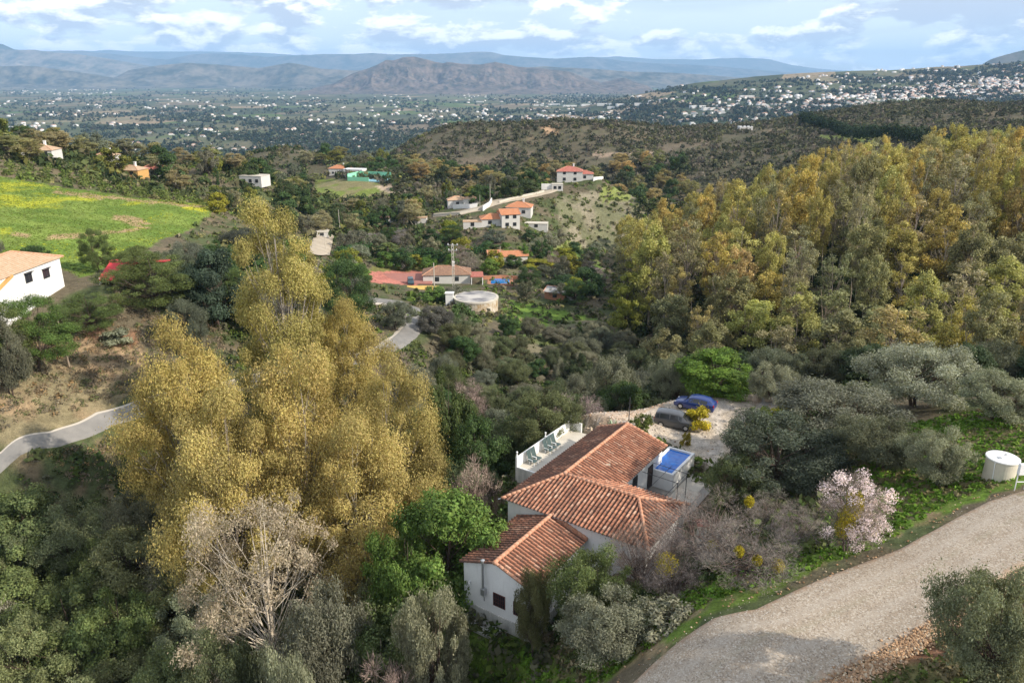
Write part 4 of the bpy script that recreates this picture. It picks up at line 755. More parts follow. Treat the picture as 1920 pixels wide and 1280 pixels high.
# gravel verge stones
x,y=rnd_col(rs,16000,1050,2100,22,50,1.3); c,wd=_roads[0]; dd=np.min(np.hypot(x[:,None]-c[None,:,0],y[:,None]-c[None,:,1])-wd[None,:],axis=1)+.8
rgt=(x>np.interp(y,c[::-1,1] if c[0,1]>c[-1,1] else c[:,1],c[::-1,0] if c[0,1]>c[-1,1] else c[:,0])); kk=(dd<-.05)&(rs.rand(len(x))<.4)|((dd>=-.35)&(dd<.8)&(rs.rand(len(x))<np.where(rgt,.95,.13))); x,y,dd=x[kk],y[kk],dd[kk]; n=len(x)
def stones(name,x,y,s,cl,seed=3,lift=.05):
    rs=np.random.RandomState(seed); n=len(x); B=np.array([(1,0,0),(-1,0,0),(0,1,0),(0,-1,0),(0,0,1),(0,0,-1)],float); Fc=np.array([(0,2,4),(2,1,4),(1,3,4),(3,0,4),(2,0,5),(1,2,5),(3,1,5),(0,3,5)])
    a=rs.rand(n)*6.28; V=B[None]*rs.uniform(.6,1.3,size=(n,6,1))*s[:,None,None]*np.array([1,.8,.6]); X=V[...,0]*np.cos(a)[:,None]-V[...,1]*np.sin(a)[:,None]; Y=V[...,0]*np.sin(a)[:,None]+V[...,1]*np.cos(a)[:,None]
    z=hgt(x,y)+lift; V=np.stack([X+x[:,None],Y+y[:,None],V[...,2]+z[:,None]],2).reshape(-1,3); f=(np.arange(n)[:,None,None]*6+Fc[None]).reshape(-1,3); c=np.repeat(cl,8,0)
    return tag(link(name,mesh_np(name,V,f,3,MT['stonestuff'],{'col':('FACE','FLOAT_COLOR',np.c_[np.clip(c,0,1),np.ones(len(c))])})),kind='stuff')
cl=np.where((dd>-.3)[:,None],pick(rs,n,[(.42,.28,.17),(.36,.22,.12),(.50,.40,.28)],[.4,.35,.25]),pick(rs,n,[(.58,.55,.50),(.38,.34,.29),(.26,.20,.15)],[.4,.4,.2]))
e=resamp(edgeworld([(1545,1292),(1600,1256),(1660,1226),(1720,1192),(1770,1160),(1800,1142)]),200); m_=2600; ii=rs.randint(0,200,m_); ex=e[ii,0]+rs.normal(size=m_)*.32+.2; ey=e[ii,1]+rs.normal(size=m_)*.28-.25
stones('stone_bank',ex,ey,rs.uniform(.04,.13,m_),pick(rs,m_,[(.46,.30,.18),(.38,.24,.14),(.52,.42,.30),(.30,.20,.13)],[.35,.3,.2,.15]),8,.06)
stones('loose_gravel',x,y,np.where(dd>-.3,rs.uniform(.03,.10,n),rs.uniform(.015,.045,n)),cl)
x,y=rnd_col(rs,5000,1060,1560,52,84,1); z=hgt(x,y); px,py=project(x,y,z); kk=inpoly(px,py,PARK); x,y,px=x[kk],y[kk],px[kk]; n=len(x); kk=rs.rand(n)<np.where(px<1260,1,.35); x,y=x[kk],y[kk]; n=len(x)
stones('rubble',x,y,rs.uniform(.03,.13,n)*rs.uniform(.6,1.3,n),pick(rs,n,[(.55,.50,.44),(.45,.30,.19),(.36,.31,.26)],[.5,.3,.2]),5)
# bank above the left road, ravine undergrowth
x,y=rnd_col(rs,8000,-300,400,74,118); k,px,py=mask_free(x,y); k&=(py>600)|(px>215); x,y=x[k],y[k]; n=len(x)
cover('scrub',x,y,rs.uniform(.4,1.4,n)*rs.uniform(.5,1.2,n),pick(rs,n,[(.26,.20,.13),(.20,.17,.12),(.13,.15,.06),(.30,.20,.10)],[.35,.3,.25,.1]),30,.10,.6,6,.2)
x,y=rnd_col(rs,9000,-250,2050,40,125); k,px,py=mask_free(x,y); k&=~((px<420)&(py<830)); u=x*UX+y*UY; k&=~((px>1560)&(y<75)); x,y=x[k],y[k]; n=len(x)
cover('undergrowth',x,y,rs.uniform(.9,2.4,n),pick(rs,n,[(.055,.085,.025),(.09,.11,.04),(.12,.12,.075),(.10,.14,.03)],[.35,.3,.2,.15]),26,.14,.6,7,.25)
# middle distance scrub
def inzones(px,py,zs): 
    k=np.zeros(len(px),bool)
    for z_ in zs: k|=inpoly(px,py,z_)
    return k
OPEN=[[(-400,318),(0,330),(120,352),(240,368),(392,383),(396,404),(345,436),(240,520),(0,520),(-400,470)],[(590,335),(700,338),(740,365),(640,372),(590,360)],[(680,500),(900,500),(900,545),(760,545),(700,530)],[(590,420),(630,420),(620,480),(570,480)],[(1535,253),(1640,258),(1640,266),(1550,266)],[(810,400),(1050,350),(1050,366),(900,400),(815,410)]]
x,y=rnd_col(rs,11000,-100,1250,120,380,2); k,px,py=mask_free(x,y); k&=~inzones(px,py,OPEN); x,y,px,py=x[k],y[k],px[k],py[k]; n=len(x)
cover('scrub',x,y,rs.uniform(.8,3.0,n)*rs.uniform(.5,1,n),pick(rs,n,[(.12,.14,.05),(.19,.17,.11),(.07,.10,.035),(.22,.21,.09),(.13,.19,.04)],[.3,.25,.2,.12,.13]),14,.24,.6,8,.25)
x,y=rnd_col(rs,5000,1180,2100,125,320,2); cover('scrub',x,y,rs.uniform(2,4.5,len(x)),pick(rs,len(x),[(.04,.06,.02),(.07,.08,.035),(.10,.09,.05)],[.4,.35,.25]),16,.2,.8,9,.25)
# brown hills beyond
x,y=rnd_col(rs,30000,640,2100,370,1050,1.6); k,px,py=mask_free(x,y); k&=~inzones(px,py,OPEN); k&=(fbm(x/30,y/30,3,91)+rs.rand(len(x))*.3>.50); x,y=x[k],y[k]; n=len(x)
cover('scrub',x,y,rs.uniform(2.2,7,n)*rs.uniform(.6,1,n),pick(rs,n,[(.085,.09,.055),(.11,.11,.065),(.15,.13,.10),(.06,.07,.04),(.13,.135,.06)],[.33,.22,.2,.15,.1]),17,.20,.75,10,.25)
x,y=rnd_col(rs,9500,-250,800,230,1000,1.6); k,px,py=mask_free(x,y); k&=~inzones(px,py,OPEN); x,y=x[k],y[k]; n=len(x)
cover('scrub',x,y,rs.uniform(2.0,6,n),pick(rs,n,[(.055,.08,.03),(.09,.11,.04),(.14,.13,.07),(.17,.17,.05)],[.4,.3,.2,.1]),17,.20,.8,12,.25)
x,y=rnd_col(rs,60000,-60,420,95,230,1.5); px,py=project(x,y,hgt(x,y)); k=inpoly(px,py,FIELD)&(rs.rand(len(x))<.2+fbm(x/3,y/3,3,97)); x,y=x[k],y[k]; n=len(x); yk=(fbm(x/5,y/11,4,71)*.6+fbm(x/22,y/30,3,72)*.4>.50)&(rs.rand(n)<.5)
cover('meadow_grass',x,y,rs.uniform(.22,.55,n),np.where(yk[:,None],pick(rs,n,[(.40,.40,.03),(.30,.34,.04)],[.5,.5]),pick(rs,n,[(.14,.20,.035),(.16,.22,.045),(.18,.21,.06)],[.45,.4,.15])),4,.30,.25,15,.08)
# orchard rows
x0,y0,z0,_=atv([0,150,300,396,380,240,0],[306,322,352,380,388,372,332]); 
gx,gy=np.meshgrid(np.arange(-260,40,4.3),np.arange(120,430,4.3)); a=.5; X=gx*math.cos(a)-gy*math.sin(a)+60; Y=gx*math.sin(a)+gy*math.cos(a)+20; X,Y=X.ravel(),Y.ravel(); k=Y>60; X,Y=X[k],Y[k]; px,py=project(X,Y,hgt(X,Y))
k=inpoly(px,py,[(-200,296),(0,304),(150,320),(300,350),(398,379),(380,388),(240,370),(0,331),(-200,318)]); X,Y=X[k],Y[k]; n=len(X)
cover('orchard',X+rs.normal(size=n)*.4,Y+rs.normal(size=n)*.4,rs.uniform(2.1,3.1,n),pick(rs,n,[(.10,.135,.035),(.13,.16,.045)],[.5,.5]),34,.14,.8,13,.15)
# trees of the far plain
def far_pts(rs,n,poly,ymax=16000):
    P=np.array(poly,float); px=rs.uniform(P[:,0].min(),P[:,0].max(),n); py=rs.uniform(P[:,1].min(),P[:,1].max(),n); k=inpoly(px,py,poly); x,y,z,ok=atv(px[k],py[k],ymax); px,py=px[k],py[k]; k=ok&(y>950); return x[k],y[k],px[k],py[k]
PLAIN=[(-80,163),(620,160),(1180,160),(1320,160),(1500,148),(1700,136),(2000,112),(2000,245),(1500,232),(1250,262),(1100,238),(1000,226),(780,262),(650,310),(300,300),(-80,268)]
x,y,px,py=far_pts(rs,60000,PLAIN); dk=fbm(px/110,py/8,3,95); k=(rs.rand(len(x))<(sstep(.42,.58,dk)*.92+.08)*np.where((px<900)&(py<215),.5,1)); x,y,px,py=x[k],y[k],px[k],py[k]; n=len(x)
sz=np.minimum(rs.uniform(5,12,n)*(1+y/9000),26); cover('far_woodland',x,y,sz,pick(rs,n,[(.035,.052,.035),(.05,.068,.04),(.075,.08,.05),(.11,.10,.065)],[.45,.3,.15,.1]),9,.34,.8,14,.2)
# ------------------------------------------------------------------ houses of the far plain
wallM=paint('far white house walls',(.66,.65,.63),.12,.85,.2,bump=0); roofM=paint('far roof tiles',(.40,.26,.20),.2,.9,.2,bump=0); roofW=paint('far pale roof',(.56,.55,.53),.15,.8,.2,bump=0)  # walls: one even off-white base colour, the same on every side
def hproto(nm,w_,d_,h_,flat=False,two=False):
    b=MB(); b.mat(0).box(-w_/2,w_/2,-d_/2,d_/2,-4,h_)
    if flat: b.mat(2).box(-w_/2+.3,w_/2-.3,-d_/2+.3,d_/2-.3,h_,h_+.25)
    else:
        b.mat(1); e=.5; r=h_+d_*.22; q=w_/2-d_/2*.9; b.add([(-w_/2-e,-d_/2-e,h_),(w_/2+e,-d_/2-e,h_),(w_/2+e,d_/2+e,h_),(-w_/2-e,d_/2+e,h_),(-q,0,r),(q,0,r)],[(0,1,5,4),(1,2,5),(2,3,4,5),(3,0,4),(3,2,1,0)])
    if two: b.mat(0).box(w_/2,w_/2+5,-d_/2+1,d_/2-2,-4,h_*.6)
    me=bpy.data.meshes.new(nm); me.from_pydata(b.v,[],b.f); [me.materials.append(m_) for m_ in (wallM,roofM,roofW)]; me.polygons.foreach_set('material_index',np.array(b.m,np.int32)); me.update(); return me
HP=[hproto('h1',12,8,4),hproto('h2',15,9,6,two=True),hproto('h3',11,9,6.5),hproto('h4',16,8,3.5,flat=True),hproto('h5',10,8,6,flat=True,two=True)]
WH=hproto('wh',46,20,7,flat=True)
hr=np.random.RandomState(31)
ZN=[([(-60,165),(620,162),(620,200),(-60,200)],200,'on the far hazy plain left of the rocky hill'),([(-60,200),(760,200),(700,290),(300,288),(-60,262)],210,'among the dark groves of the near plain on the left'),([(760,205),(1300,205),(1320,255),(1120,236),(1000,224),(800,240)],130,'in the middle of the plain behind the brown hill'),([(620,165),(1280,162),(1300,203),(640,203)],120,'along the foot of the rocky hill'),([(1300,172),(1560,160),(1920,140),(1930,150),(1930,236),(1500,228),(1300,250)],300,'on the right hand slope below the town'),([(1400,150),(1920,118),(1930,150),(1560,165)],90,'on the upper slope above the town'),([(1500,190),(1700,165),(1930,146),(1930,178),(1720,186),(1500,206)],420,'in the dense white town on the right hand slope')]
allh=[]
for zi,(poly,nn,lb) in enumerate(ZN):
    x,y,px,py=far_pts(hr,nn*3,poly,14000); w8=fbm(px/60,py/6,3,40+zi)+hr.rand(len(x))*.08; o=np.argsort(-w8)[:nn]
    for i in o: allh.append((x[i],y[i],zi))
allh.sort(key=lambda h:h[1]); IND=allh[:288]; REST=allh[288:]
ZL=[z[2] for z in ZN]
for x,y,zi in IND:
    a=hr.uniform(-.5,.5) if hr.rand()<.7 else hr.uniform(0,3.1); me=HP[hr.randint(5)]; o=link('house',me); s=hr.uniform(.6,1.0); o.location=(x,y,H1(x,y)); o.rotation_euler=(0,0,a); o.scale=(s,s,s)
    tag(o,'small white house '+ZL[zi],'house','white houses of the far plain')
# all remaining far houses: one mass
V=[];Fq=[];mi=[];b0=0
bx=np.array([(-1,-1,0),(1,-1,0),(1,1,0),(-1,1,0),(-1,-1,1),(1,-1,1),(1,1,1),(-1,1,1),(-.5,0,1.5),(.5,0,1.5)],float)
xs=np.array([h[0] for h in REST]);ys=np.array([h[1] for h in REST]);zs=hgt(xs,ys); n=len(xs); a=hr.uniform(-.6,.6,n); sx_=hr.uniform(3.2,7,n)*(1+ys/16000);sy_=hr.uniform(2.8,5,n)*(1+ys/16000);sz_=hr.uniform(3,6,n)
B=bx[None]*np.stack([sx_,sy_,sz_],1)[:,None]; B[:,0:4,2]-=4; X=B[...,0]*np.cos(a)[:,None]-B[...,1]*np.sin(a)[:,None]+xs[:,None]; Y=B[...,0]*np.sin(a)[:,None]+B[...,1]*np.cos(a)[:,None]+ys[:,None]; Z=B[...,2]+zs[:,None]
q=np.array([(0,1,5,4),(1,2,6,5),(2,3,7,6),(3,0,4,7),(4,5,9,8),(6,7,8,9),(5,6,9,9),(7,4,8,8)])
q[6]=(5,6,9,5); V=np.stack([X,Y,Z],2).reshape(-1,3); qs=[(0,1,5),(0,5,4),(1,2,6),(1,6,5),(2,3,7),(2,7,6),(3,0,4),(3,4,7),(4,5,9),(4,9,8),(6,7,8),(6,8,9),(5,6,9),(7,4,8)]
f=(np.arange(n)[:,None,None]*10+np.array(qs)[None]).reshape(-1,3); mi=np.tile(np.array([0]*8+[1]*6),n); fl=np.repeat(hr.rand(n)<.4,14)&(mi==1); mi=np.where(fl,2,mi)
tag(link('distant_houses',mesh_np('distant_houses',V,f,3,[wallM,roofM,roofW],mi=mi)),kind='stuff')
for i,(px,py,s) in enumerate([(1010,199,1.2),(1040,197,1.3),(1068,200,1.5),(1100,198,1.2),(1135,197,1.5),(1170,198,1.3),(1205,197,1.3),(1150,203,1.0),(1310,202,1.2),(1330,206,1.0),(900,192,1.0),(1400,183,1),(330,170,1.3),(470,158,2),(520,158,2),(545,160,1.6)]):
    x,y,z=at(px,py,14000); o=link('warehouse',WH); o.location=(x,y,z); o.rotation_euler=(0,0,hr.uniform(-.15,.15)); o.scale=(s,s,.9); tag(o,'long pale warehouse in the industrial rows on the far plain','warehouse','warehouses on the far plain')
# ------------------------------------------------------------------ the farmhouse (house frame: u along the long wing, v to the right)
def P3(u,v,z): x,y=uv(u,v); return (x,y,z)
def on_u(px,py,u0):      # photo pixel -> (v,z) on the vertical plane u=u0
    d=ray(px,py); k=d[0]*UX+d[1]*UY; t=u0/k; return (d[0]*VX+d[1]*VY)*t,d[2]*t
def on_v(px,py,v0):
    d=ray(px,py); k=d[0]*VX+d[1]*VY; t=v0/k; return (d[0]*UX+d[1]*UY)*t,d[2]*t
def roofface(name,e0,e1,topf,parent,pitch_pt,period=.33,row=.45,botf=None,seed=0,li=0.0):
    """barrel tiles. e0,e1: eave ends (u,v,z). pitch_pt: any point (u,v,z) up the slope. topf(s) upslope length at eave distance s"""
    rs=np.random.RandomState(seed); e0=np.array(e0,float);e1=np.array(e1,float);pp=np.array(pitch_pt,float); Ud=e1-e0; Ln=np.linalg.norm(Ud); Ud/=Ln
    Vd=pp-e0; Vd-=Ud*(Vd@Ud); Vd/=np.linalg.norm(Vd); Nn=np.cross(Ud,Vd); Nn*=np.sign(Nn[2])
    ncol=int(Ln/period); per=Ln/ncol; prof=[(0,0),(.17,.004),(.24,.07),(.37,.12),(.5,.136),(.63,.12),(.76,.07),(.83,.004)]; K=len(prof)
    V=[];Fq=[];tv=[];ch=[]
    for c in range(ncol):
        s0=c*per; ssamp=[s0+a*per for a,_ in prof]+[s0+per]; hs=[h for _,h in prof]+[0.0]
        tops=np.array([topf(min(max(s,0),Ln)) for s in ssamp]); bots=np.array([(botf(s) if botf else 0.0) for s in ssamp]); mx=tops.max()
        if mx<.12: continue
        ph=rs.uniform(-.04,.04); nr=int(mx/row)+1
        for r in range(nr):
            tvv=rs.rand(); t0=r*row+(ph if r else 0)-(0.05 if r==0 else 0); t1=(r+1)*row+ph+.03; dz=rs.uniform(-.006,.008); dx=rs.uniform(-.008,.008)
            b=len(V)
            for tt,lift in ((t0,.028),(t1,0.0)):
                for k in range(K+1):
                    t=min(max(tt,bots[k]),tops[k]) if tops[k]>bots[k] else bots[k]
                    hh=hs[k]*(1.0 if lift else .86)+(lift+dz if hs[k]>.03 else (0 if not lift else .012))
                    V.append(e0+Ud*(ssamp[k]+dx*(hs[k]>.03))+Vd*t+Nn*hh)
            for k in range(K):
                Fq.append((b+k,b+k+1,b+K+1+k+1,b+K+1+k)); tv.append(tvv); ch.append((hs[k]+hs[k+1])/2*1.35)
            # front lip
            for k in range(K):
                if hs[k]>.03 or hs[k+1]>.03: pass
    V=np.array(V); W=np.array([P3(*p) for p in V]); 
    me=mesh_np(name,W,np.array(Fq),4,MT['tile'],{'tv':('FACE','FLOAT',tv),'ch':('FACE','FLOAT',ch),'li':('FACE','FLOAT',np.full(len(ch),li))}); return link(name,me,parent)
def ridge_mesh(b,p0,p1,r=.13,step=.4,seed=1):
    rs=random.Random(seed); p0=Vector(p0);p1=Vector(p1); Ln=(p1-p0).length; n=max(1,int(Ln/step)); d=(p1-p0)/n
    for i in range(n):
        a=p0+d*i-d*.06; c=p0+d*(i+1)+d*.02; dz=Vector((0,0,rs.uniform(-.012,.012))); A=P3(*(a+dz+Vector((0,0,.05)))); B=P3(*(c+dz+Vector((0,0,.02)))); b.tube([A,B],[r*1.08,r*.92],10)
HR,HE=-30.5,-31.70; VR=-28.0; VRE=-24.05; VLE=-31.12; UB=48.15; UE=59.5; UF=43.85; UBK=51.4; VH=-18.5; VC=-21.4
mh=empty('farmhouse',P3(50,-26,-34.7)); tag(mh,'white farmhouse with crossing terracotta tile roofs beside the plunge pool','house')
INV=lambda p: (p[0]-mh.location[0],p[1]-mh.location[1],p[2]-mh.location[2])
mh.location=(0,0,0)
# walls: butted boxes in the house frame
def hbox(b,u0,u1,v0,v1,z0,z1): return b.prism([uv(u0,v0),uv(u0,v1),uv(u1,v1),uv(u1,v0)],z0,z1)
def gable(b,u,v0,vr,v1,z0,ze,zr,th=.3,du=1):
    A=[(v0,z0),(v1,z0),(v1,ze),(vr,zr),(v0,ze)]; pts=[P3(u,a,c) for a,c in A]+[P3(u+th*du,a,c) for a,c in A]; m=5
    return b.add(pts,[(0,1,2,3,4),(9,8,7,6,5)]+[(i,(i+1)%m,m+(i+1)%m,m+i) for i in range(m)])
wb=MB()
hbox(wb,UBK-.2,UE-.25,VLE+.35,VLE+.65,-36,HE-.06); hbox(wb,UBK-.2,UE-.25,VRE-.55,VRE-.25,-36,HE-.06)
gable(wb,UE-.55,VLE+.65,VR,VRE-.55,-36,HE-.06,HR-.12)
hbox(wb,UF+.35,UF+.65,VLE+.35,VH-.35,-38,HE-.05); hbox(wb,UF+.65,UBK-.2,VLE+.35,VLE+.65,-38,HE-.05); hbox(wb,UBK-.5,UBK-.2,VRE-.25,VH-.35,-36,HE-.05); hbox(wb,UF+.65,UBK-.5,VH-.65,VH-.35,-37,HE-.05)
wo=wb.build('wall',MT['white'],mh)
rl=math.hypot(VRE-VR,HR-HE); rll=math.hypot(VLE-VR,HR-HE)
vj=UB+ (VRE-VR)*((UBK-UB)/1.0)*0
roofface('roof',(UBK-.35,VRE,HE),(UE+.15,VRE,HE),lambda s:rl,mh,(UBK,VR,HR),seed=1)
# left slope runs down to the hip corner of the front
LL=UE+.15-UF
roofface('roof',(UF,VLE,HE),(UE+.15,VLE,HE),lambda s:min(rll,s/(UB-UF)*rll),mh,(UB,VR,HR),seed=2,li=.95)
# strip of the right slope above the valley toward the ridge end
roofface('roof',(UB,VRE,HE),(UBK-.35,VRE,HE),lambda s:rl,mh,(UB,VR,HR),seed=3,botf=lambda s: rl*max(0,1-(s/(UBK-.35-UB)))*1.0)
cl_=math.hypot(UB-UF,HR-HE); f0,f1=VLE,VH
def tf(s):
    v=f0+s; return cl_*min(1,(v-f0)/(VR-f0) if v<VR else 1,(f1-v)/(f1-VC) if v>VC else 1)
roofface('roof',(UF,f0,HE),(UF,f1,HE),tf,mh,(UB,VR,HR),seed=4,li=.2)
clb=math.hypot(UBK-UB,HR-HE)
def tb(s):
    v=f1-s; return clb*min(1,(f1-v)/(f1-VC) if v>VC else 1, 1.0)
roofface('roof',(UBK,f1,HE),(UBK,VRE,HE),tb,mh,(UB,VC,HR),seed=5)
# back slope above the valley with the long wing
roofface('roof',(UBK,VRE,HE),(UBK,VR,HE),lambda s:clb,mh,(UB,VR,HR),seed=6,botf=lambda s:clb*min(1,s/(VRE-VR)))
hl=math.hypot(VH-VC,HR-HE)
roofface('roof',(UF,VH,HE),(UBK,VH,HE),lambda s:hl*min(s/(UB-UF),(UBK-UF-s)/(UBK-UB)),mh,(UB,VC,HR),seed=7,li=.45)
rb=MB(); ridge_mesh(rb,(UB,VR,HR+.06),(UE+.15,VR,HR+.06),.14); ridge_mesh(rb,(UB,VR,HR+.06),(UB,VC,HR+.06),.13); ridge_mesh(rb,(UF,VLE,HE+.06),(UB,VR,HR+.06),.12); ridge_mesh(rb,(UF,VH,HE+.06),(UB,VC,HR+.06),.12); ridge_mesh(rb,(UBK,VH,HE+.06),(UB,VC,HR+.06),.12)
ridge_mesh(rb,(UE+.12,VRE,HE+.1),(UE+.12,VR,HR+.08),.12); ridge_mesh(rb,(UE+.12,VLE,HE+.1),(UE+.12,VR,HR+.08),.12)
rb.build('ridge_tiles',MT['ridge'],mh,smooth=True)
# soffit slab closing the roofs from below
sb=MB(); hbox(sb,UBK-.2,UE+.05,VLE+.08,VRE-.08,HE-.055,HE-.01); hbox(sb,UF+.08,UBK-.21,VLE+.09,VH-.08,HE-.056,HE-.012); sb.build('eaves',MT['white'],mh)
# openings on the pool side wall
vw=VRE-.25
def wall_v(name,px0,py0,px1,py1,v0,parent,frame=True,m='glass',out=1,fm='white',bars=False,lab=None):
    u0,z0=on_v(px0,py0,v0); u1,_=on_v(px1,py1,v0); _,z1=on_v((px0+px1)/2,py1,v0); return u0,u1,z0,z1
def opening_v(name,u0,u1,z0,z1,v0,parent,m,s=1,bars=0,fm='ironred'):
    b=MB(); hbox(b,u0,u1,v0+.004*s,v0+.03*s,z0,z1); o=b.build(name,MT[m],parent)
    f=MB(); t=.06
    for a,c,d,e in ((u0-t,u0,z0-t,z1+t),(u1,u1+t,z0-t,z1+t),(u0,u1,z0-t,z0),(u0,u1,z1,z1+t)): hbox(f,a,c,v0+.003*s,v0+.05*s,d,e)
    for i in range(bars): q=u0+(u1-u0)*(i+1)/(bars+1); hbox(f,q-.012,q+.012,v0+.05*s,v0+.075*s,z0,z1)
    if bars: 
        for q in (.33,.66): zz=z0+(z1-z0)*q; hbox(f,u0,u1,v0+.078*s,v0+.095*s,zz-.01,zz+.01)
    f.build('frame',MT[fm],o); return o
def opening_u(name,v0,v1,z0,z1,u0,parent,m,s=-1,bars=0,fm='ironred'):
    b=MB(); hbox(b,u0+.004*s,u0+.03*s,v0,v1,z0,z1); o=b.build(name,MT[m],parent); f=MB(); t=.06
    for a,c,d,e in ((v0-t,v0,z0-t,z1+t),(v1,v1+t,z0-t,z1+t),(v0,v1,z0-t,z0),(v0,v1,z1,z1+t)): hbox(f,u0+.003*s,u0+.05*s,a,c,d,e)
    for i in range(bars): q=v0+(v1-v0)*(i+1)/(bars+1); hbox(f,u0+.05*s,u0+.075*s,q-.012,q+.012,z0,z1)
    if bars:
        for q in (.33,.66): zz=z0+(z1-z0)*q; hbox(f,u0+.078*s,u0+.095*s,v0,v1,zz-.01,zz+.01)
    f.build('frame',MT[fm],o); return o
u0,u1=56.35,57.25; print('door',u0,u1,on_v(1225,922,vw),on_v(1226,872,vw))
opening_v('door',u0,u1,-34.7,-32.45,vw,mh,'door',fm='dark')
u0,z0=on_v(1186,913,vw); u1,z1=on_v(1193,902,vw); print('win',u0,u1,z0,z1); opening_v('window',u0,u0+.8,z0-.2,z0+.75,vw,mh,'glass',bars=3,fm='iron')
sk=MB(); A=P3(52.4,-26.2,-31.0); sk.box(A[0]-.16,A[0]+.16,A[1]-.16,A[1]+.16,A[2]-.05,A[2]+.1); sk.build('roof_vent',MT['stone'],mh)
# gutter end pipe on the left corner
gb=MB(); gb.tube([P3(UF+.05,VLE-.12,HE-.02),P3(UF-.1,VLE-.28,HE-.06)],.05,8); gb.build('gutter_pipe',MT['steel'],mh)
# ------------------------------------------------------------------ lower wing (separate lower building in front)
GR,GE=-31.78,-32.85; GU0,GU1=36.6,44.15; GVR,GVL,GVRt=-26.65,-29.75,-23.5
lw=empty('house',(0,0,0)); tag(lw,'lower white annexe in front of the farmhouse with a steel flue and barred windows','house')
b=MB(); gable(b,GU0+.3,GVL+.2,GVR,GVRt-.25,-36.15,GE-.05,GR-.1,.3); hbox(b,GU0+.6,GU1,GVL+.2,GVL+.5,-36.15,GE-.05); hbox(b,GU0+.6,GU1,GVRt-.55,GVRt-.25,-36.15,GE-.05); b.build('wall',MT['white'],lw)
b=MB(); hbox(b,GU0+.22,GU0+.62,GVL+.1,GVRt-.15,-38.6,-36.15); hbox(b,GU0+.62,GU1,GVL+.1,GVL+.5,-38.6,-36.15); hbox(b,GU0+.62,GU1,GVRt-.55,GVRt-.15,-38.6,-36.15); b.build('plinth',MT['concrete'],lw)
gl=math.hypot(GVR-GVL,GR-GE); gr_=math.hypot(GVRt-GVR,GR-GE)
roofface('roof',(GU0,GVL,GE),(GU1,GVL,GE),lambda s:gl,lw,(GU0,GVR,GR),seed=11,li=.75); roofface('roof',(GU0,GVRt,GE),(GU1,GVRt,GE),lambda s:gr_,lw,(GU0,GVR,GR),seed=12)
b=MB(); ridge_mesh(b,(GU0,GVR,GR+.07),(GU1,GVR,GR+.07),.15); ridge_mesh(b,(GU0+.08,GVR,GR+.06),(GU0+.08,GVRt,GE+.08),.11); ridge_mesh(b,(GU1,GVR,GR+.1),(GU1,GVRt,GE+.1),.13); b.build('ridge_tiles',MT['ridge'],lw,smooth=True)
uw=GU0+.3
va,za=on_u(926,1131,uw); vb,zb=on_u(949,1104,uw); print('lw win',va,vb,za,zb); opening_u('window',va+.02,va+.92,za-.02,za+.92,uw,lw,'glass',bars=5)
va2,za2=on_u(964,1142,uw); opening_u('window',va2,va2+.9,za-.05,za+.9,uw,lw,'glass',bars=5)
# flue
fv,fz=on_u(903,1048,uw-.2); fv2,fz2=on_u(906,1105,uw-.2); print('flue',fv,fz,fv2,fz2)
f=MB(); f.tube([P3(uw-.22,fv2,fz2+.1),P3(uw-.22,fv2,GE+.75)],.085,12); f.tube([P3(uw-.22,fv2,GE+.70),P3(uw-.22,fv2,GE+.95)],.12,12); f.tube([P3(uw-.22,fv2,GE+.95),P3(uw-.22,fv2,GE+1.02)],[.16,.03],12); fo=f.build('flue',MT['steel'],lw,smooth=False)
f=MB(); hbox(f,uw-.32,uw-.02,fv2-.17,fv2+.17,fz2-.45,fz2+.1); f.build('heater_box',MT['steel'],lw,bevel=.02)
f=MB(); f.tube([P3(uw-.1,fv2,fz2-.45),P3(uw-.1,fv2,fz2-1.0)],.025,6); f.build('pipe',MT['iron'],lw)
f=MB(); lv,lz=on_u(882,1088,uw); f.tube([P3(uw-.02,lv,lz),P3(uw-.14,lv,lz-.02)],.05,8); f.tube([P3(uw-.14,lv,lz+.06),P3(uw-.14,lv,lz-.14)],[.05,.1],10); f.build('wall_lamp',MT['plastic'],lw)
f=MB(); dv,dz=on_u(904,1163,uw-.2); hbox(f,uw-1.3,uw-.15,dv-.5,dv+1.7,-37.25,-37.05); f.build('step_slab',MT['concrete'],lw)
# ------------------------------------------------------------------ sun terrace
TV0,TV1,TU0,TU1=-35.0,-31.15,51.5,61.2; TZ=-33.45
te=empty('sun_terrace',(0,0,0)); tag(te,'raised concrete sun terrace with white parapet beside the dark left roof slope','terrace')
b=MB(); hbox(b,TU0+.15,TU1-.15,TV0+.15,TV1+.4,-37.2,TZ); b.build('floor',MT['paleconc'],te)
b=MB(); hbox(b,TU0,TU1,TV0,TV0+.15,-37.2,-32.45); hbox(b,TU0,TU0+.15,TV0+.15,TV1+.4,-37.2,TZ+.06); hbox(b,TU1-.15,TU1,TV0+.15,TV0+1.35,-37.2,-32.5); b.build('parapet',MT['white'],te)
b=MB(); hbox(b,TU0-.012,TU0,TV0-.012,TV1+.4,-37.2,TZ-.02); hbox(b,TU0,TU1,TV0-.012,TV0,-37.2,-32.55); b.build('outer_facing',MT['concrete'],te)
for uu in (TU0+.1,TU0+4.9,TU1-.1):
    b=MB(); x,y=uv(uu,TV0+.08); b.lathe([(.09,-32.45),(.09,-32.30),(.06,-32.28),(.06,-32.05),(.085,-32.0),(.085,-31.92),(.02,-31.88)],x,y,12); b.build('post',MT['plastic'],te)
st=MB()
rs_=random.Random(4)
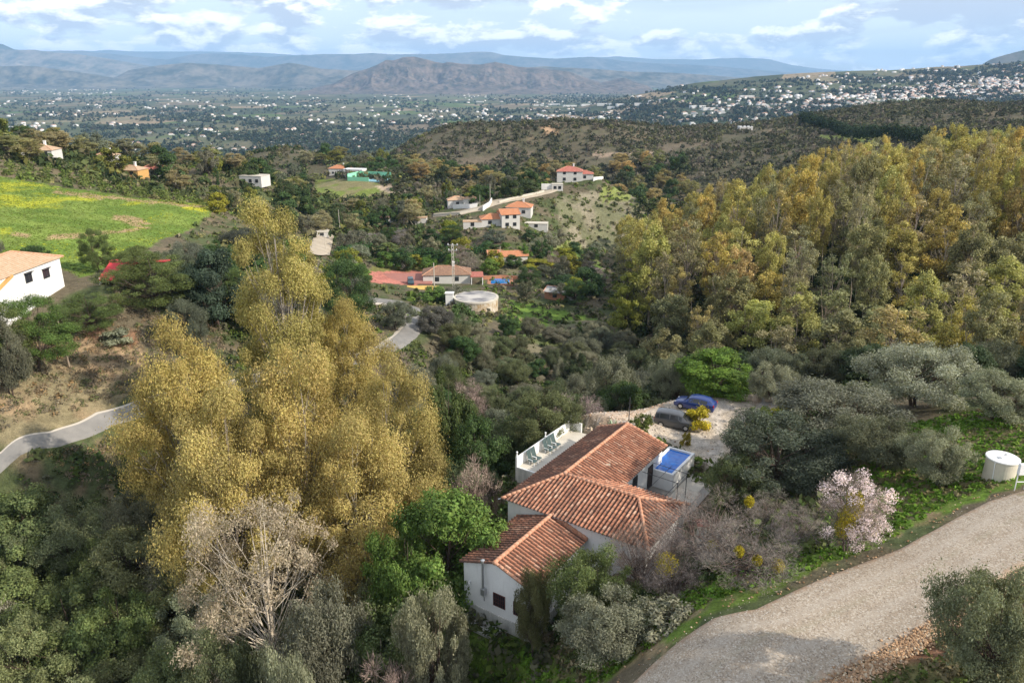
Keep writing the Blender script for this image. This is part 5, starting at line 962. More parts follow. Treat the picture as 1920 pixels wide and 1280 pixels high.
for i in range(60):
    uu=TU1+.15+rs_.uniform(0,.5); vv=TV0+1.4+i/60*(5.2); zz=-33.9+rs_.uniform(0,.9); s=rs_.uniform(.12,.24); x,y=uv(uu,vv); st.add([(x+a*s*rs_.uniform(.7,1.2),y+c*s*rs_.uniform(.7,1.2),zz+d*s*rs_.uniform(.6,1)) for a,c,d in ((1,0,0),(-1,0,0),(0,1,0),(0,-1,0),(0,0,1),(0,0,-1))],[(0,2,4),(2,1,4),(1,3,4),(3,0,4),(2,0,5),(1,2,5),(3,1,5),(0,3,5)])
hbox(st,TU1+.2,TU1+.6,TV0+1.4,TV0+6.6,-36,-33.25); tag(st.build('stone_wall',MT['stone']),'low rubble stone wall closing the far end of the sun terrace','wall')
# loungers
def lounger():
    r=empty('sun_lounger',(0,0,0)); f=MB(); f.box(-.27,.27,0,.62,.30,.36); f.build('seat',MT['plasticgreen'],r,bevel=.015)
    f=MB(); a=R(74); c,s=math.cos(a),math.sin(a); L_=.95
    for x0,x1 in ((-.3,-.12),(-.09,.09),(.12,.3)): f.add([(x0,-0.0,.33),(x1,0,.33),(x1,-c*L_,.33+s*L_),(x0,-c*L_,.33+s*L_),(x0,-.05,.33),(x1,-.05,.33),(x1,-c*L_-.05,.33+s*L_),(x0,-c*L_-.05,.33+s*L_)],[(0,1,2,3),(7,6,5,4),(0,4,5,1),(1,5,6,2),(2,6,7,3),(3,7,4,0)])
    f.build('backrest',MT['plasticgreen'],r)
    for x in (-.26,.26):
        for y in (.05,.56): q=MB(); q.box(x-.025,x+.025,y-.03,y+.03,0,.3); q.build('leg',MT['plastic'],r)
    for x in (-.32,.32): q=MB(); q.box(x-.02,x+.02,-.1,.42,.52,.55); q.box(x-.02,x+.02,.36,.40,.34,.52); q.build('armrest',MT['plastic'],r)
    return r
def copy_tree(o,parent=None):
    c=o.copy(); COL.objects.link(c); c.parent=parent
    for ch in list(o.children): copy_tree(ch,c)
    return c
lg=None
for k,(px,py,lab) in enumerate([(998,858,'nearest sun lounger by the low front corner of the white parapet'),(1010,850,'second sun lounger from the front corner, its back against the parapet'),(1022,838,'lounger at the near end of the group of three against the parapet'),(1030,832,'middle lounger of the group of three against the parapet'),(1038,826,'farthest lounger from the viewer along the white parapet')]):
    uu=[52.9,53.6,55.6,56.3,57.0][k]
    if lg is None: lg=lounger(); o=lg
    else: o=copy_tree(lg)
    o.location=P3(uu,-34.3,TZ); o.rotation_euler=(0,0,math.atan2(VY,VX)-math.pi/2); tag(o,lab,'sun lounger','sun loungers on the terrace')
# ------------------------------------------------------------------ pool and patio
pu0,_=on_v(1230,905,-22); print('pool', on_v(1240,905,-22.2),bpz(1295,858,-33.1),bpz(1248,842,-33.1),bpz(1250,878,-33.1))
def toUV(x,y): return x*UX+y*UY,x*VX+y*VY
for q in ((1250,840),(1286,845),(1250,880),(1298,868)): print('poolUV',q,toUV(*bpz(*q,-33.2)))
PU0,PU1,PV0,PV1=57.3,62.3,-24.9,-22.35; PZ=-32.95
po=empty('swimming_pool',(0,0,0)); tag(po,'raised white walled plunge pool with bright blue water at the end of the long roof','swimming pool')
b=MB(); t=.24
hbox(b,PU0,PU0+t,PV0,PV1,-35.2,PZ); hbox(b,PU1-t,PU1,PV0,PV1,-35.2,PZ); hbox(b,PU0+t,PU1-t,PV0,PV0+t,-35.2,PZ); hbox(b,PU0+t,PU1-t,PV1-t,PV1,-35.2,PZ); b.build('basin',MT['white'],po,bevel=.02)
b=MB(); hbox(b,PU0+t,PU1-t,PV0+t,PV1-t,-35.1,PZ-.16); b.build('water',MT['water'],po)
b=MB(); hbox(b,51.8,PU1+.4,-24.3,-19.6,-35.2,-34.62); 
tag(b.build('patio',MT['patio']),kind='structure')
b=MB(); 
for a,c,d,e in ((55.6,58.4,-22.2,-20.2),(58.45,61.8,-22.2,-20.4),(52.9,55.4,-23.2,-21.0)): hbox(b,a,c,d,e,-34.62,-34.585)
tag(b.build('paving',MT['paleconc']),kind='structure')
# pergola: thin metal posts and wires beside the long wing
pg=empty('pergola',(0,0,0)); tag(pg,'bare metal pergola frame of thin rods over the pool patio','pergola')
for uu in (52.6,55.0,57.0):
    b=MB(); b.tube([P3(uu,-21.0,-34.6),P3(uu,-21.0,-32.25)],.03,6); b.build('post',MT['iron'],pg)
    b=MB(); b.tube([P3(uu,-24.25,-32.15),P3(uu,-20.9,-32.25)],.025,6); b.build('rafter',MT['iron'],pg)
for vv in (-21.0,-22.6): b=MB(); b.tube([P3(52.4,vv,-32.2),P3(57.4,vv,-32.2)],.022,6); b.build('rail',MT['iron'],pg)
ch=MB(); x,y=uv(50.9,-17.2); ch.box(x-.3,x+.3,y-.3,y+.3,-35,-32.6); co=ch.build('pillar',MT['white']); tag(co,'short pillar with a little tiled cap at the right end of the middle roof','pillar')
c2=MB(); c2.add([(x-.5,y-.5,-32.6),(x+.5,y-.5,-32.6),(x+.5,y+.5,-32.6),(x-.5,y+.5,-32.6),(x,y,-32.2)],[(0,1,4),(1,2,4),(2,3,4),(3,0,4),(3,2,1,0)]); c2.build('cap',MT['roof_red'],co)
# ------------------------------------------------------------------ cars
CARL={}
def carmat(nm,c): return paint(nm,c,.04,.28,1,.5,bump=0,coat=.6)
def car(kind,paintm,Ln,Wd,Ht):
    """x forward, origin on the ground at the centre"""
    r=empty('parked_car',(0,0,0)); h=Wd/2
    # stations: x, sill z, belt z, roof z, half width belt, half width roof
    if kind=='mpv': S=[(-.50,.42,.80,.84,.80,.72),(-.485,.24,.98,1.10,.93,.74),(-.455,.20,.99,1.52,.97,.72),(-.36,.18,.98,1.62,1,.74),(-.1,.18,.96,1.64,1,.75),(.12,.18,.94,1.58,1,.74),(.20,.18,.94,1.46,1,.72),(.345,.18,.95,1.02,.98,.78),(.44,.20,.84,.88,.93,.72),(.485,.26,.68,.70,.84,.62),(.50,.38,.56,.58,.76,.55)]
    else: S=[(-.50,.45,.72,.76,.78,.70),(-.485,.26,.90,.96,.90,.74),(-.44,.20,.96,1.06,.96,.70),(-.34,.18,.95,1.36,1,.70),(-.15,.18,.92,1.44,1,.70),(.02,.18,.90,1.42,1,.70),(.12,.18,.89,1.30,1,.69),(.255,.18,.88,.93,.98,.78),(.40,.20,.76,.80,.94,.74),(.48,.24,.60,.63,.86,.64),(.50,.36,.50,.52,.76,.55)]
    V=[];Fc=[];n=10
    for x,zs,zb,zr,wb_,wr in S:
        k=Ht/1.64 if kind=='mpv' else Ht/1.44; X=x*Ln; a=h*wb_; c=h*wr
        V+=[(X,-a*.94,zs*k),(X,-a,(zs+.12)*k),(X,-a*1.0,zb*k*.86),(X,-a*.965,zb*k),(X,-c,zr*k-.02),(X,-c*.6,zr*k+.012),(X,c*.6,zr*k+.012),(X,c,zr*k-.02),(X,a*.965,zb*k),(X,a*1.0,zb*k*.86),(X,a,(zs+.12)*k),(X,a*.94,zs*k)]
    n=12
    for i in range(len(S)-1):
        for j in range(n): Fc.append((i*n+j,i*n+(j+1)%n,(i+1)*n+(j+1)%n,(i+1)*n+j))
    Fc+=[tuple(range(n-1,-1,-1)),tuple((len(S)-1)*n+j for j in range(n))]
    b=MB(); b.add(V,Fc); bo=b.build('body',paintm,r,smooth=True,bevel=.03)
    Va=np.array(V).reshape(len(S),n,3)
    def sheet(nm,pts,m='glass',off=.012,parent=r):
        pts=[np.array(p) for p in pts]; nn=np.cross(pts[1]-pts[0],pts[2]-pts[0]); nn/=np.linalg.norm(nn); cen=sum(pts)/len(pts); o_=np.sign(nn@(cen-np.array([0,0,Ht*.5]))) or 1
        q=MB(); A=[tuple(p+nn*off*o_) for p in pts]; B=[tuple(p-nn*.01*o_) for p in pts]; m_=len(pts); q.add(A+B,[tuple(range(m_)),tuple(range(2*m_-1,m_-1,-1))]+[(i,(i+1)%m_,m_+(i+1)%m_,m_+i) for i in range(m_)]); return q.build(nm,MT[m],parent)
    def lerp(a,c,t): return a*(1-t)+c*t
    iw=[k for k,s in enumerate(S)]
    # side windows between belt (3) and roof (4) / (8),(7)
    pairs=[(3,4),(4,5)] if True else []
    for sd in ((3,4),(8,7)):
        for (i,j) in ((2,3),(3,4),(4,5),(5,6)):
            a0,a1=Va[i][sd[0]],Va[i][sd[1]]; b0,b1=Va[j][sd[0]],Va[j][sd[1]]
            if a1[2]-a0[2]<.2 or b1[2]-b0[2]<.2: continue
            g0,g1=.06,.94; sheet('side_window',[lerp(lerp(a0,a1,.10),lerp(b0,b1,.10),g0),lerp(lerp(a0,a1,.10),lerp(b0,b1,.10),g1),lerp(lerp(a0,a1,.84),lerp(b0,b1,.84),g1),lerp(lerp(a0,a1,.84),lerp(b0,b1,.84),g0)])
    i,j=(6,7); ws=[lerp(Va[i][5],Va[j][5],.08)+np.array([0,-h*.22,0]),lerp(Va[i][6],Va[j][6],.08)+np.array([0,h*.22,0]),lerp(Va[i][7],Va[j][8],.90)*np.array([1,.86,1]),lerp(Va[i][4],Va[j][3],.90)*np.array([1,.86,1])]
    sheet('windscreen',ws,off=.03)
    i,j=((1,2) if kind=='mpv' else (2,3)); sheet('rear_window',[lerp(Va[i][4],Va[j][4],.1)*np.array([1,.9,1]),lerp(Va[i][7],Va[j][7],.1)*np.array([1,.9,1]),lerp(Va[i][7],Va[j][7],.85)*np.array([1,.9,1]),lerp(Va[i][4],Va[j][4],.85)*np.array([1,.9,1])],off=.02)
    for x in (-.31*Ln,.31*Ln):
        for s in (-1,1):
            q=MB(); q.tube([(x,s*(h-.2),.31),(x,s*(h+.012),.31)],.315,20); wq=q.build('wheel',MT['tyre'],r); q=MB(); q.tube([(x,s*(h-.05),.31),(x,s*(h+.022),.31)],.19,14); q.build('rim',MT['steel'],wq)
    for s in (-1,1):
        q=MB(); q.box(Ln*.44,Ln*.472,s*h*.70-.12,s*h*.70+.12,.58,.70); q.build('headlight',MT['steel'],r,bevel=.02)
        q=MB(); q.box(-Ln*.497,-Ln*.475,s*h*.80-.08,s*h*.80+.08,.72,1.0); q.build('tail_light',MT['lampred'],r,bevel=.02)
        q=MB(); q.box(Ln*.14,Ln*.17,s*(h+.10)-.09,s*(h+.10)+.09,.96,1.08); q.build('wing_mirror',paintm,r,bevel=.02)
    return r
MT['tyre']=paint('tyre rubber',(.015,.015,.016),.1,.8); MT['lampred']=paint('tail light',(.45,.02,.02),.05,.2,bump=0)
def placecar(o,p0,p1,lab):
    a=at(*p0);b=at(*p1); c=(a+b)/2; o.location=(c[0],c[1],H1(c[0],c[1])+.03); o.rotation_euler=(0,0,math.atan2(b[1]-a[1],b[0]-a[0])); tag(o,lab,'car'); print('car dist',np.hypot(*(b-a)[:2]))
placecar(car('mpv',carmat('dark grey car paint',(.06,.063,.068)),4.0,1.75,1.6),(1232,788),(1298,806),'dark grey people carrier parked on the gravel behind the yellow shrub')
placecar(car('hatch',carmat('blue car paint',(.008,.03,.16)),4.3,1.76,1.45),(1336,774),(1270,760),'blue hatchback parked behind the dark grey car under the carob tree')
# rocks at the parking rim, pole, water tank, cactus
def rock(px,py,s,lab,seed):
    r=random.Random(seed); x,y,z=at(px,py); bm=bmesh.new(); bmesh.ops.create_icosphere(bm,subdivisions=2,radius=1)
    for v in bm.verts: k=.75+.45*float(vnoise(np.array([v.co.x*1.7+seed]),np.array([v.co.y*1.7+v.co.z*2]),seed)[0]); v.co=Vector((v.co.x*k*s[0],v.co.y*k*s[1],v.co.z*k*s[2]))
    me=bpy.data.meshes.new('boulder'); bm.to_mesh(me); bm.free(); me.materials.append(MT['stone']); o=link('boulder',me); o.location=(x,y,z+s[2]*.5); o.rotation_euler=(0,0,seed); tag(o,lab,'rock')
rock(1419,752,(.8,.5,.55),'large squared tan boulder at the rim of the parking',1); rock(1440,752,(.55,.4,.4),'smaller tan boulder right of the squared one at the parking rim',2)
rock(1398,750,(1.2,.5,.4),'long brownish flat boulder left of the squared tan one',3); rock(1452,757,(.3,.3,.5),'narrow upright grey stone beside the smaller tan boulder',4)
x,y,z=at(1179,790); b=MB(); b.tube([(x,y,z-.3),(x,y,z+2.6)],.045,8); tag(b.build('pole',MT['iron']),'thin dark pole beside the round clipped bush','pole')
wx,wy,wz=at(1872,895); wt=empty('water_tank',(wx,wy,wz)); tag(wt,'round cream water tank with a white lid beside the gravel road','water tank'); 
b=MB(); b.lathe([(.95,-.5),(.95,1.4),(.93,1.45)],0,0,40); b.build('body',MT['cream'] if 'cream' in MT else paint('cream tank render',(.60,.55,.46),.12,.85,1.0,.2),wt)
b=MB(); b.lathe([(1.02,1.45),(1.02,1.52),(.97,1.55)],0,0,40); b.build('lid',MT['white'],wt)
b=MB(); b.box(-.45,-.2,-.3,-.05,1.55,1.59); b.box(.3,.42,.2,.32,1.55,1.63); b.build('hatch',MT['steel'],wt)
b=MB(); b.tube([(-.75,-.62,1.45),(-.84,-.56,1.4),(-.78,-.58,.0)],.03,6); b.build('pipe',MT['plastic'],wt)
x,y,z=at(1911,918); lad=empty('meter_stand',(x,y,z)); tag(lad,'white framed meter cabinet on posts at the right edge beside the water tank','cabinet')
for dx in (-.3,.3): b=MB(); b.tube([(dx,0,-.2),(dx,0,1.9)],.035,6); b.build('post',MT['plastic'],lad)
b=MB(); b.box(-.34,.34,-.12,.12,1.1,1.85); b.build('cabinet',MT['plastic'],lad,bevel=.02); b=MB(); b.box(-.3,.3,-.02,.02,.55,.6); b.build('crossbar',MT['plastic'],lad)
def agave(px,py,s,lab):
    x,y,z=at(px,py); rs=np.random.RandomState(px); n=34; a=rs.rand(n)*6.28; e=rs.uniform(.25,1.3,n); T=np.stack([np.cos(a)*np.cos(e),np.sin(a)*np.cos(e),np.sin(e)],1); C=T*s*.5; Nn=unit(np.cross(T,rs.normal(size=(n,3)))); V=leaf_faces(rs,C,Nn,np.full(n,s*.5),np.full(n,s*.07),T,1.0)
    me=mesh_np('agave',V,np.arange(n*4).reshape(-1,4),4,MT['leaf'],{'var':('FACE','FLOAT',rs.rand(n))}); o=link('agave',me); o.location=(x,y,z); o.color=(.30,.38,.28,1); tag(o,lab,'agave')
agave(1250,742,1.3,'pale agave on the far rim of the parking left of the blue car'); agave(1268,740,1.0,'smaller agave touching the carob tree on the parking rim'); agave(1150,802,1.0,'grey green agave between the terrace wall and the pole')
def pole(px,pyb,pyt,lab,m='wood',r=.12,arms=0,lattice=False,Y=None):
    x,y,z=at(px,pyb); _,_,zt=bpY(px,pyt,y); h=zt-z; o=empty('utility_pole',(x,y,z)); tag(o,lab,'utility pole'); b=MB()
    if lattice:
        for dx in (-.22,.22): b.box(dx-.07,dx+.07,-.12,.12,-.3,h)
        k=0
        while k<h-.8: b.box(-.15,.15,-.09,.09,k+.55,k+.75); k+=.9
    else: b.tube([(0,0,-.4),(0,0,h)],[r,r*.65],8)
    b.build('shaft',MT[m],o)
    for i in range(arms):
        q=MB(); q.box(-1.3+i*.2,1.3-i*.2,-.06,.06,h-.3-i*1.3,h-.15-i*1.3); a=q.build('crossarm',MT['steel'],o)
        for dx in (-1.1,0,1.1): q=MB(); q.lathe([(.09,h-.15-i*1.3),(.12,h+.05-i*1.3),(.06,h+.2-i*1.3)],dx*(1-.15*i),0,8); q.build('insulator',MT['plastic'],a)
    return o,h
pole(131,690,588,'weathered wooden pole leaning on the dry bank above the valley road'); bpy.data.objects['utility_pole'].rotation_euler=(0,R(-3),0)
pole(851,560,458,'tall concrete lattice pole with crossarms in front of the round reservoir','paleconc',arms=2,lattice=True)
pole(815,555,493,'shorter concrete pole left of the lattice pole, in front of the hipped house','paleconc',r=.16)
pole(938,500,462,'slim pole on the green terraces above the blue pool','paleconc',r=.10); pole(611,470,446,'short pale pole at the road corner below the hillside','paleconc',r=.12); pole(637,430,393,'thin grey pole between the bare poplars','paleconc',r=.12)
pole(919,378,345,'pale pole behind the upper end of the hill track','paleconc',r=.12); pole(765,410,372,'pale pole above the white hillside hut','paleconc',r=.12); pole(900,395,365,'short pale pole beside the hill track wall','paleconc',r=.1)
# ------------------------------------------------------------------ round reservoir
x,y,z=at(893,583); y+=4.2; x,_,_=(x*(y/(y-4.2)),0,0); z0=H1(x,y); rv=empty('reservoir',(x,y,z0)); tag(rv,'large round concrete reservoir with a stained flat top on the green slope','reservoir')
_,_,zt=bpY(893,556,y); hh=zt-z0; rr=41/F*(y*CT-z0*ST); print('reservoir',rr,hh)
g=G('stained reservoir concrete'); st_=g.noise(.5,6,.7,map=(1,1,.6)); c=g.mix(g.rng(st_,.42,.62),(.60,.57,.50),(.36,.25,.13)); c=g.mix(g.rng(g.noise(2.2,5,.7),.55,.7,0,.7),c,(.62,.61,.58)); MT['resv']=g.fin(c,.9,.2)
g=G('stained roof felt'); c=g.mix(g.rng(g.noise(.45,5,.6,map=(.5,1.6,1)),.42,.6),(.50,.48,.45),(.16,.16,.18)); MT['felt']=g.fin(c,.9,.2)
b=MB(); b.lathe([(rr,-4),(rr,hh-.35)],0,0,48); b.build('wall',MT['resv'],rv); b=MB(); b.lathe([(rr+.12,hh-.35),(rr+.12,hh),(rr-.1,hh+.02)],0,0,48); b.build('rim',MT['paleconc'],rv); b=MB(); b.lathe([(rr-.4,hh),(rr-.4,hh+.06)],0,0,48); b.build('roof',MT['felt'],rv)
b=MB(); xx,yy2=-rr-1.0,-.5; b.box(xx-.9,xx+.9,yy2-.7,yy2+.7,-3,hh+1.0); b.box(xx-1.05,xx+1.05,yy2-.85,yy2+.85,hh+1.0,hh+1.15); b.build('pump_house',MT['white'],rv)
MT['farwhite']=paint('weathered white house walls',(.60,.585,.56),.12,.85,.6,.2,bump=0)
# ------------------------------------------------------------------ other houses
def villa(name,lab,px,py,w_,d_,h_,rz,roof='hip',rm='roof_orange',wins=2,chim=True,extra=None,two=False,wm='farwhite',rise=.24,porch=False,Yoff=0):
    x,y,z=at(px,py); y+=Yoff; x*=y/max(y-Yoff,1e-3); z=H1(x,y); o=empty(name,(x,y,z),rz,(.9,.9,.86)); tag(o,lab,'house')
    b=MB(); e=.35; b.box(-w_/2,w_/2,0,d_,-1.2,h_); b.build('wall',MT[wm],o)
    b=MB()
    if roof=='flat': b.box(-w_/2-.1,w_/2+.1,-.1,d_+.1,h_,h_+.25); b.build('roof',MT[rm],o)
    else:
        r=h_+min(w_,d_)*rise; q=w_/2-(d_/2 if roof=='hip' else -e)
        if roof=='hip': q=max(q,.2)
        b.add([(-w_/2-e,-e,h_),(w_/2+e,-e,h_),(w_/2+e,d_+e,h_),(-w_/2-e,d_+e,h_),(-q,d_/2,r),(q,d_/2,r)],[(0,1,5,4),(1,2,5),(2,3,4,5),(3,0,4),(3,2,1,0)]); ro=b.build('roof',MT[rm],o)
        t=MB(); 
        for A,B in (((-q,d_/2,r),(q,d_/2,r)),((-w_/2-e,-e,h_),(-q,d_/2,r)),((w_/2+e,-e,h_),(q,d_/2,r))): t.tube([A,B],.13,6)
        t.build('ridge_tiles',MT['ridge'],ro)
        if chim: c=MB(); c.box(w_*.12,w_*.12+.7,d_*.45,d_*.45+.7,h_,r+1.1); c.box(w_*.12-.1,w_*.12+.8,d_*.45-.1,d_*.45+.8,r+1.1,r+1.25); c.build('chimney',MT['white'],ro)
    for fl in range(2 if two else 1):
        for i in range(wins):
            cx=-w_/2+w_*(i+.7)/(wins+.4); zb=.95+fl*3; c=MB(); c.box(cx-.6,cx+.6,-.05,.02,zb,zb+1.25); wo_=c.build('window',MT['glass'],o); f=MB()
            for a in ((-.68,-.6,0,1.25),(.6,.68,0,1.25),(-.68,.68,1.25,1.33),(-.68,.68,-.08,0),(-.03,.03,0,1.25)): f.box(cx+a[0],cx+a[1],-.08,-.055,zb+a[2],zb+a[3])
            f.build('frame',MT['iron'],wo_)
    if porch:
        c=MB(); c.box(w_/2,w_/2+4,-1.5,d_*.6,h_*.82,h_*.82+.2); c.build('porch_roof',MT['roof_red'],o)
        for q in (.3,3.7): c=MB(); c.box(w_/2+q-.12,w_/2+q+.12,-1.4,-1.15,-1,h_*.82); c.build('column',MT['white'],o)
    if extra: extra(o)
    return o
# white villa at the left edge
D90=at(60,560); vx=bpY(70,548,92)
vo=empty('villa',(0,0,0)); tag(vo,'white villa with two dark framed windows and a mossy tiled roof at the left edge','house')
def VP(px,py,Y): return Vector(bpY(px,py,Y))
A=VP(118,486,109); B=VP(20,512,98); gz=-28
ax=(A-B); ax.z=0; ln=ax.length; ax.normalize(); nx=Vector((-ax.y,ax.x,0)) # nx points away from the camera-left
if nx.x>0: nx=-nx
ez=(A.z+B.z)/2; B0=Vector((B.x,B.y,0))-ax*6; L2=ln+6
def Q(s,t,z): p=B0+ax*s+nx*t; return (p.x,p.y,z)
b=MB(); Dp=8.5; b.prism([Q(.3,.3,0)[:2],Q(L2-.3,.3,0)[:2],Q(L2-.3,Dp,0)[:2],Q(.3,Dp,0)[:2]],gz-3,ez-.05); b.build('wall',MT['white'],vo)
b=MB(); rz_=ez+1.7; RA=Q(L2-4.4,Dp/2,rz_); RB=Q(-1,Dp/2,rz_); b.add([Q(0,0,ez),Q(L2+.2,0,ez),Q(L2+.2,Dp+.3,ez),Q(0,Dp+.3,ez),RB,RA],[(0,1,5,4),(2,3,4,5),(3,0,4),(3,2,1,0)]); b.mat(1).add([Q(L2+.2,0,ez),Q(L2+.2,Dp+.3,ez),RA],[(0,1,2)]); ro=b.build('roof',[MT['roof_tan'],MT['roof_brown']],vo)
t=MB(); t.tube([RB,RA],.16,8); t.tube([Q(L2+.2,0,ez+.05),RA],.16,8); t.tube([Q(L2+.2,Dp+.3,ez+.05),RA],.16,8); t.build('ridge_tiles',MT['ridge'],ro)
for px,py in ((53,520),(86,512)):
    k=((px-20)/98.); s=6+k*ln*1.0; z1=B.z+(A.z-B.z)*k
    zc=None
    # plane through the facade: solve depth
    d=ray(px,py); n_=nx; t_=(B0.dot(n_)+.3)/(d[0]*n_.x+d[1]*n_.y); p=Vector((d[0]*t_,d[1]*t_,d[2]*t_)); s=(p-B0).dot(ax); zc=p.z
    b=MB(); 
    def slab(b,s0,s1,z0,z1,t0,t1): b.prism([Q(s0,t0,0)[:2],Q(s1,t0,0)[:2],Q(s1,t1,0)[:2],Q(s0,t1,0)[:2]],z0,z1)
    slab(b,s-.62,s+.62,zc-.6,zc+.55,.27,.31); wo_=b.build('window',MT['glass'],vo); b=MB()
    for a in ((-.70,-.62,-.68,.63),(.62,.70,-.68,.63),(-.62,.62,-.68,-.6),(-.62,.62,.55,.63),(-.03,.03,-.6,.55)): slab(b,s+a[0],s+a[1],zc+a[2],zc+a[3],.22,.265)
    slab(b,s-.8,s+.8,zc+.63,zc+.72,-.1,.265); b.build('frame',MT['iron'],wo_)
b=MB(); p0=Vector(Q(L2-11.2,-.25,ez-.9)); 
def slab2(b,s0,s1,z0,z1,t0,t1): b.prism([Q(s0,t0,0)[:2],Q(s1,t0,0)[:2],Q(s1,t1,0)[:2],Q(s0,t1,0)[:2]],z0,z1)
# ochre edged lean-to roof at the near end
b.add([Q(1.5,-.15,ez-1.9),Q(6.2,-.15,ez-.2),Q(6.2,Dp,ez-.2),Q(1.5,Dp,ez-1.9),Q(1.5,-.15,ez-1.6),Q(6.2,-.15,ez+.1),Q(6.2,Dp,ez+.1),Q(1.5,Dp,ez-1.6)],[(0,3,2,1),(4,5,6,7),(0,1,5,4),(1,2,6,5),(2,3,7,6),(3,0,4,7)]); b.build('lean_to_roof',MT['ochre'],vo)
def redx(o): pass
x,y,_=at(186,548); sh=empty('shed',(x,y+6,H1(x,y+6))); tag(sh,'open shed with a bright red sheet roof behind the pines','shed'); zt=bpY(186,500,y+6)[2]-sh.location.z
b=MB(); b.add([(-2.2,-2,zt-1.6),(1.6,-2,zt-1.6),(2.6,2.2,zt),(-2.2,2.2,zt),(-2.2,-2,zt-1.5),(1.6,-2,zt-1.5),(2.6,2.2,zt+.1),(-2.2,2.2,zt+.1)],[(0,3,2,1),(4,5,6,7),(0,1,5,4),(1,2,6,5),(2,3,7,6),(3,0,4,7)]); b.build('roof',MT['red'],sh)
b=MB(); b.box(-2.3,6.5,2.3,3.6,zt+.15,zt+.28); b.build('canopy',MT['red'],sh)
b=MB(); b.box(-2.1,-1.9,-1.8,2,-.5,zt-1.3); b.box(1.9,2.1,1.5,2,-.5,zt-.2); b.box(-1.9,1.9,1.8,2,-.5,zt-.2); b.build('wall',MT['white'],sh)
# mid valley houses
villa('house','single storey white house with hipped brown roof behind the round reservoir',838,532,14.5,8.5,2.9,R(4),'hip','roof_brown',2,True,porch=True)
_c=MB(); 
x,y,z=at(895,512); b=MB(); 
x,y,z=at(938,531); pl=empty('swimming_pool',(x,y,z)); tag(pl,'bright blue pool behind the round reservoir beside a green garden','swimming pool'); b=MB(); b.box(-3.6,3.6,-2.4,5.0,-.8,.30); b.build('surround',MT['brick'],pl); b=MB(); b.box(-2.6,2.6,-1.6,4.0,.30,.34); b.build('water',MT['water2'],pl)
x,y,z=at(762,529); b=MB(); b.box(-11,7,-1.5,10,-2.0,.06); o=b.build('paved_court',MT['redpave']); o.location=(x,y,z); tag(o,kind='structure')
x,y,z=at(790,541); b=MB(); b.box(-4.0,4.5,-1.5,2.2,-2.0,.15); o=b.build('yellow_forecourt',MT['yellow']); o.location=(x,y,z+.05); tag(o,kind='structure')
c3=car('mpv',carmat('teal car paint',(.03,.06,.08)),4.1,1.75,1.6); x,y,z=at(770,532); c3.location=(x,y,z+.1); c3.rotation_euler=(0,0,R(-80)); tag(c3,'dark car parked beside the hipped house behind the reservoir','car')
villa('cabin','small orange brick cabin with a grey roof right of the round reservoir',1040,563,6.5,5,2.4,R(-28),'gable','slate' if 'slate' in MT else 'felt',1,False,wm='brick')
villa('cabin','tiny white hut with a reddish roof beside the orange brick cabin',1068,566,2.4,2.2,2.0,R(-20),'gable','roof_red',0,False)
villa('house','low house with a pale orange roof among trees above the blue pool',965,492,9,6,2.2,R(10),'gable','roof_orange',1,False)
villa('house','small orange roofed house partly hidden left of the pale orange roofed one',930,489,5,5,2.2,R(10),'gable','roof_orange',0,False)
villa('house','white two storey house with orange roofs in the middle of the spur slope',958,428,7,8,5.4,R(14),'gable','roof_orange',2,False,two=True)
villa('house','low white wing with an orange roof left of the two storey spur house',930,424,11,7,2.8,R(8),'hip','roof_orange',2,False)
villa('house','orange roofed house standing behind the two storey spur house',972,404,10,8,3.4,R(-8),'hip','roof_orange',2,True)
villa('house','low white wall end building right of the two storey spur house',1005,430,9,4,2.2,R(-6),'flat','paleconc',1,False)
villa('house','small flat white outbuilding left of the spur houses',886,428,7,4,2.4,R(4),'flat','roof_tan',1,False)
villa('house','small white hut with a tan flat roof right of the pale palm',788,420,5,4,2.4,R(0),'flat','roof_tan',0,False)
villa('house','white gabled hut left of the hillside palms',720,420,4.5,5,2.8,R(-20),'gable','roof_brown',1,False)
villa('villa','white villa with red roof and chimney on top of the spur',1068,342,12,9,5.2,R(-4),'hip','roof_red',2,True,two=True)
villa('house','low red roofed annexe right of the villa on top of the spur',1096,338,8,6,3,R(-4),'hip','roof_red',1,False)
villa('gatehouse','white arched gatehouse below the villa on top of the spur',1045,358,5,3,3,R(0),'flat','paleconc',2,False)
villa('house','pink tinted white house end beside the hill track',858,388,8,6,3.0,R(10),'hip','roof_tan',1,False)
villa('house','little white house right of the pink tinted one beside the hill track',882,386,6,5,3.0,R(-10),'hip','roof_tan',1,False)
villa('villa','white villa with orange roof beside the mint green sports court',636,330,14,9,4.4,R(-6),'hip','roof_orange',3,True,Yoff=3)
villa('house','white terrace house joined right of the orange roofed villa by the mint green court',662,332,12,7,4.4,R(-12),'flat','plastic',3,False,Yoff=2)
x,y,z=at(682,340); ct=empty('sports_court',(x,y,z),R(-18)); tag(ct,'walled sports court with mint green walls and blue floor on the grassy hill','sports court')
b=MB(); b.box(-9,9,0,13,-3,.4); b.build('floor',MT['courtblue'],ct); b=MB(); b.box(-9.2,-9,-.2,13.2,-3,3.4); b.box(-9,9,13,13.2,-3,3.4); b.box(-9,3,-.2,0,-3,2.0); b.build('wall',MT['mint'],ct)
villa('villa','white flat roofed villa standing behind the tall eucalyptus spire',470,346,10,7,3.4,R(-14),'flat','paleconc',3,True)
villa('house','white house with pink red roof on the ridge beyond the orchard',286,330,10.2,9,2.6,R(10),'hip','roof_red',3,True)
villa('house','ochre house left of the pink red roofed one beyond the orchard',240,332,8.5,7,2.6,R(-8),'hip','roof_tan',2,True,wm='ochre')
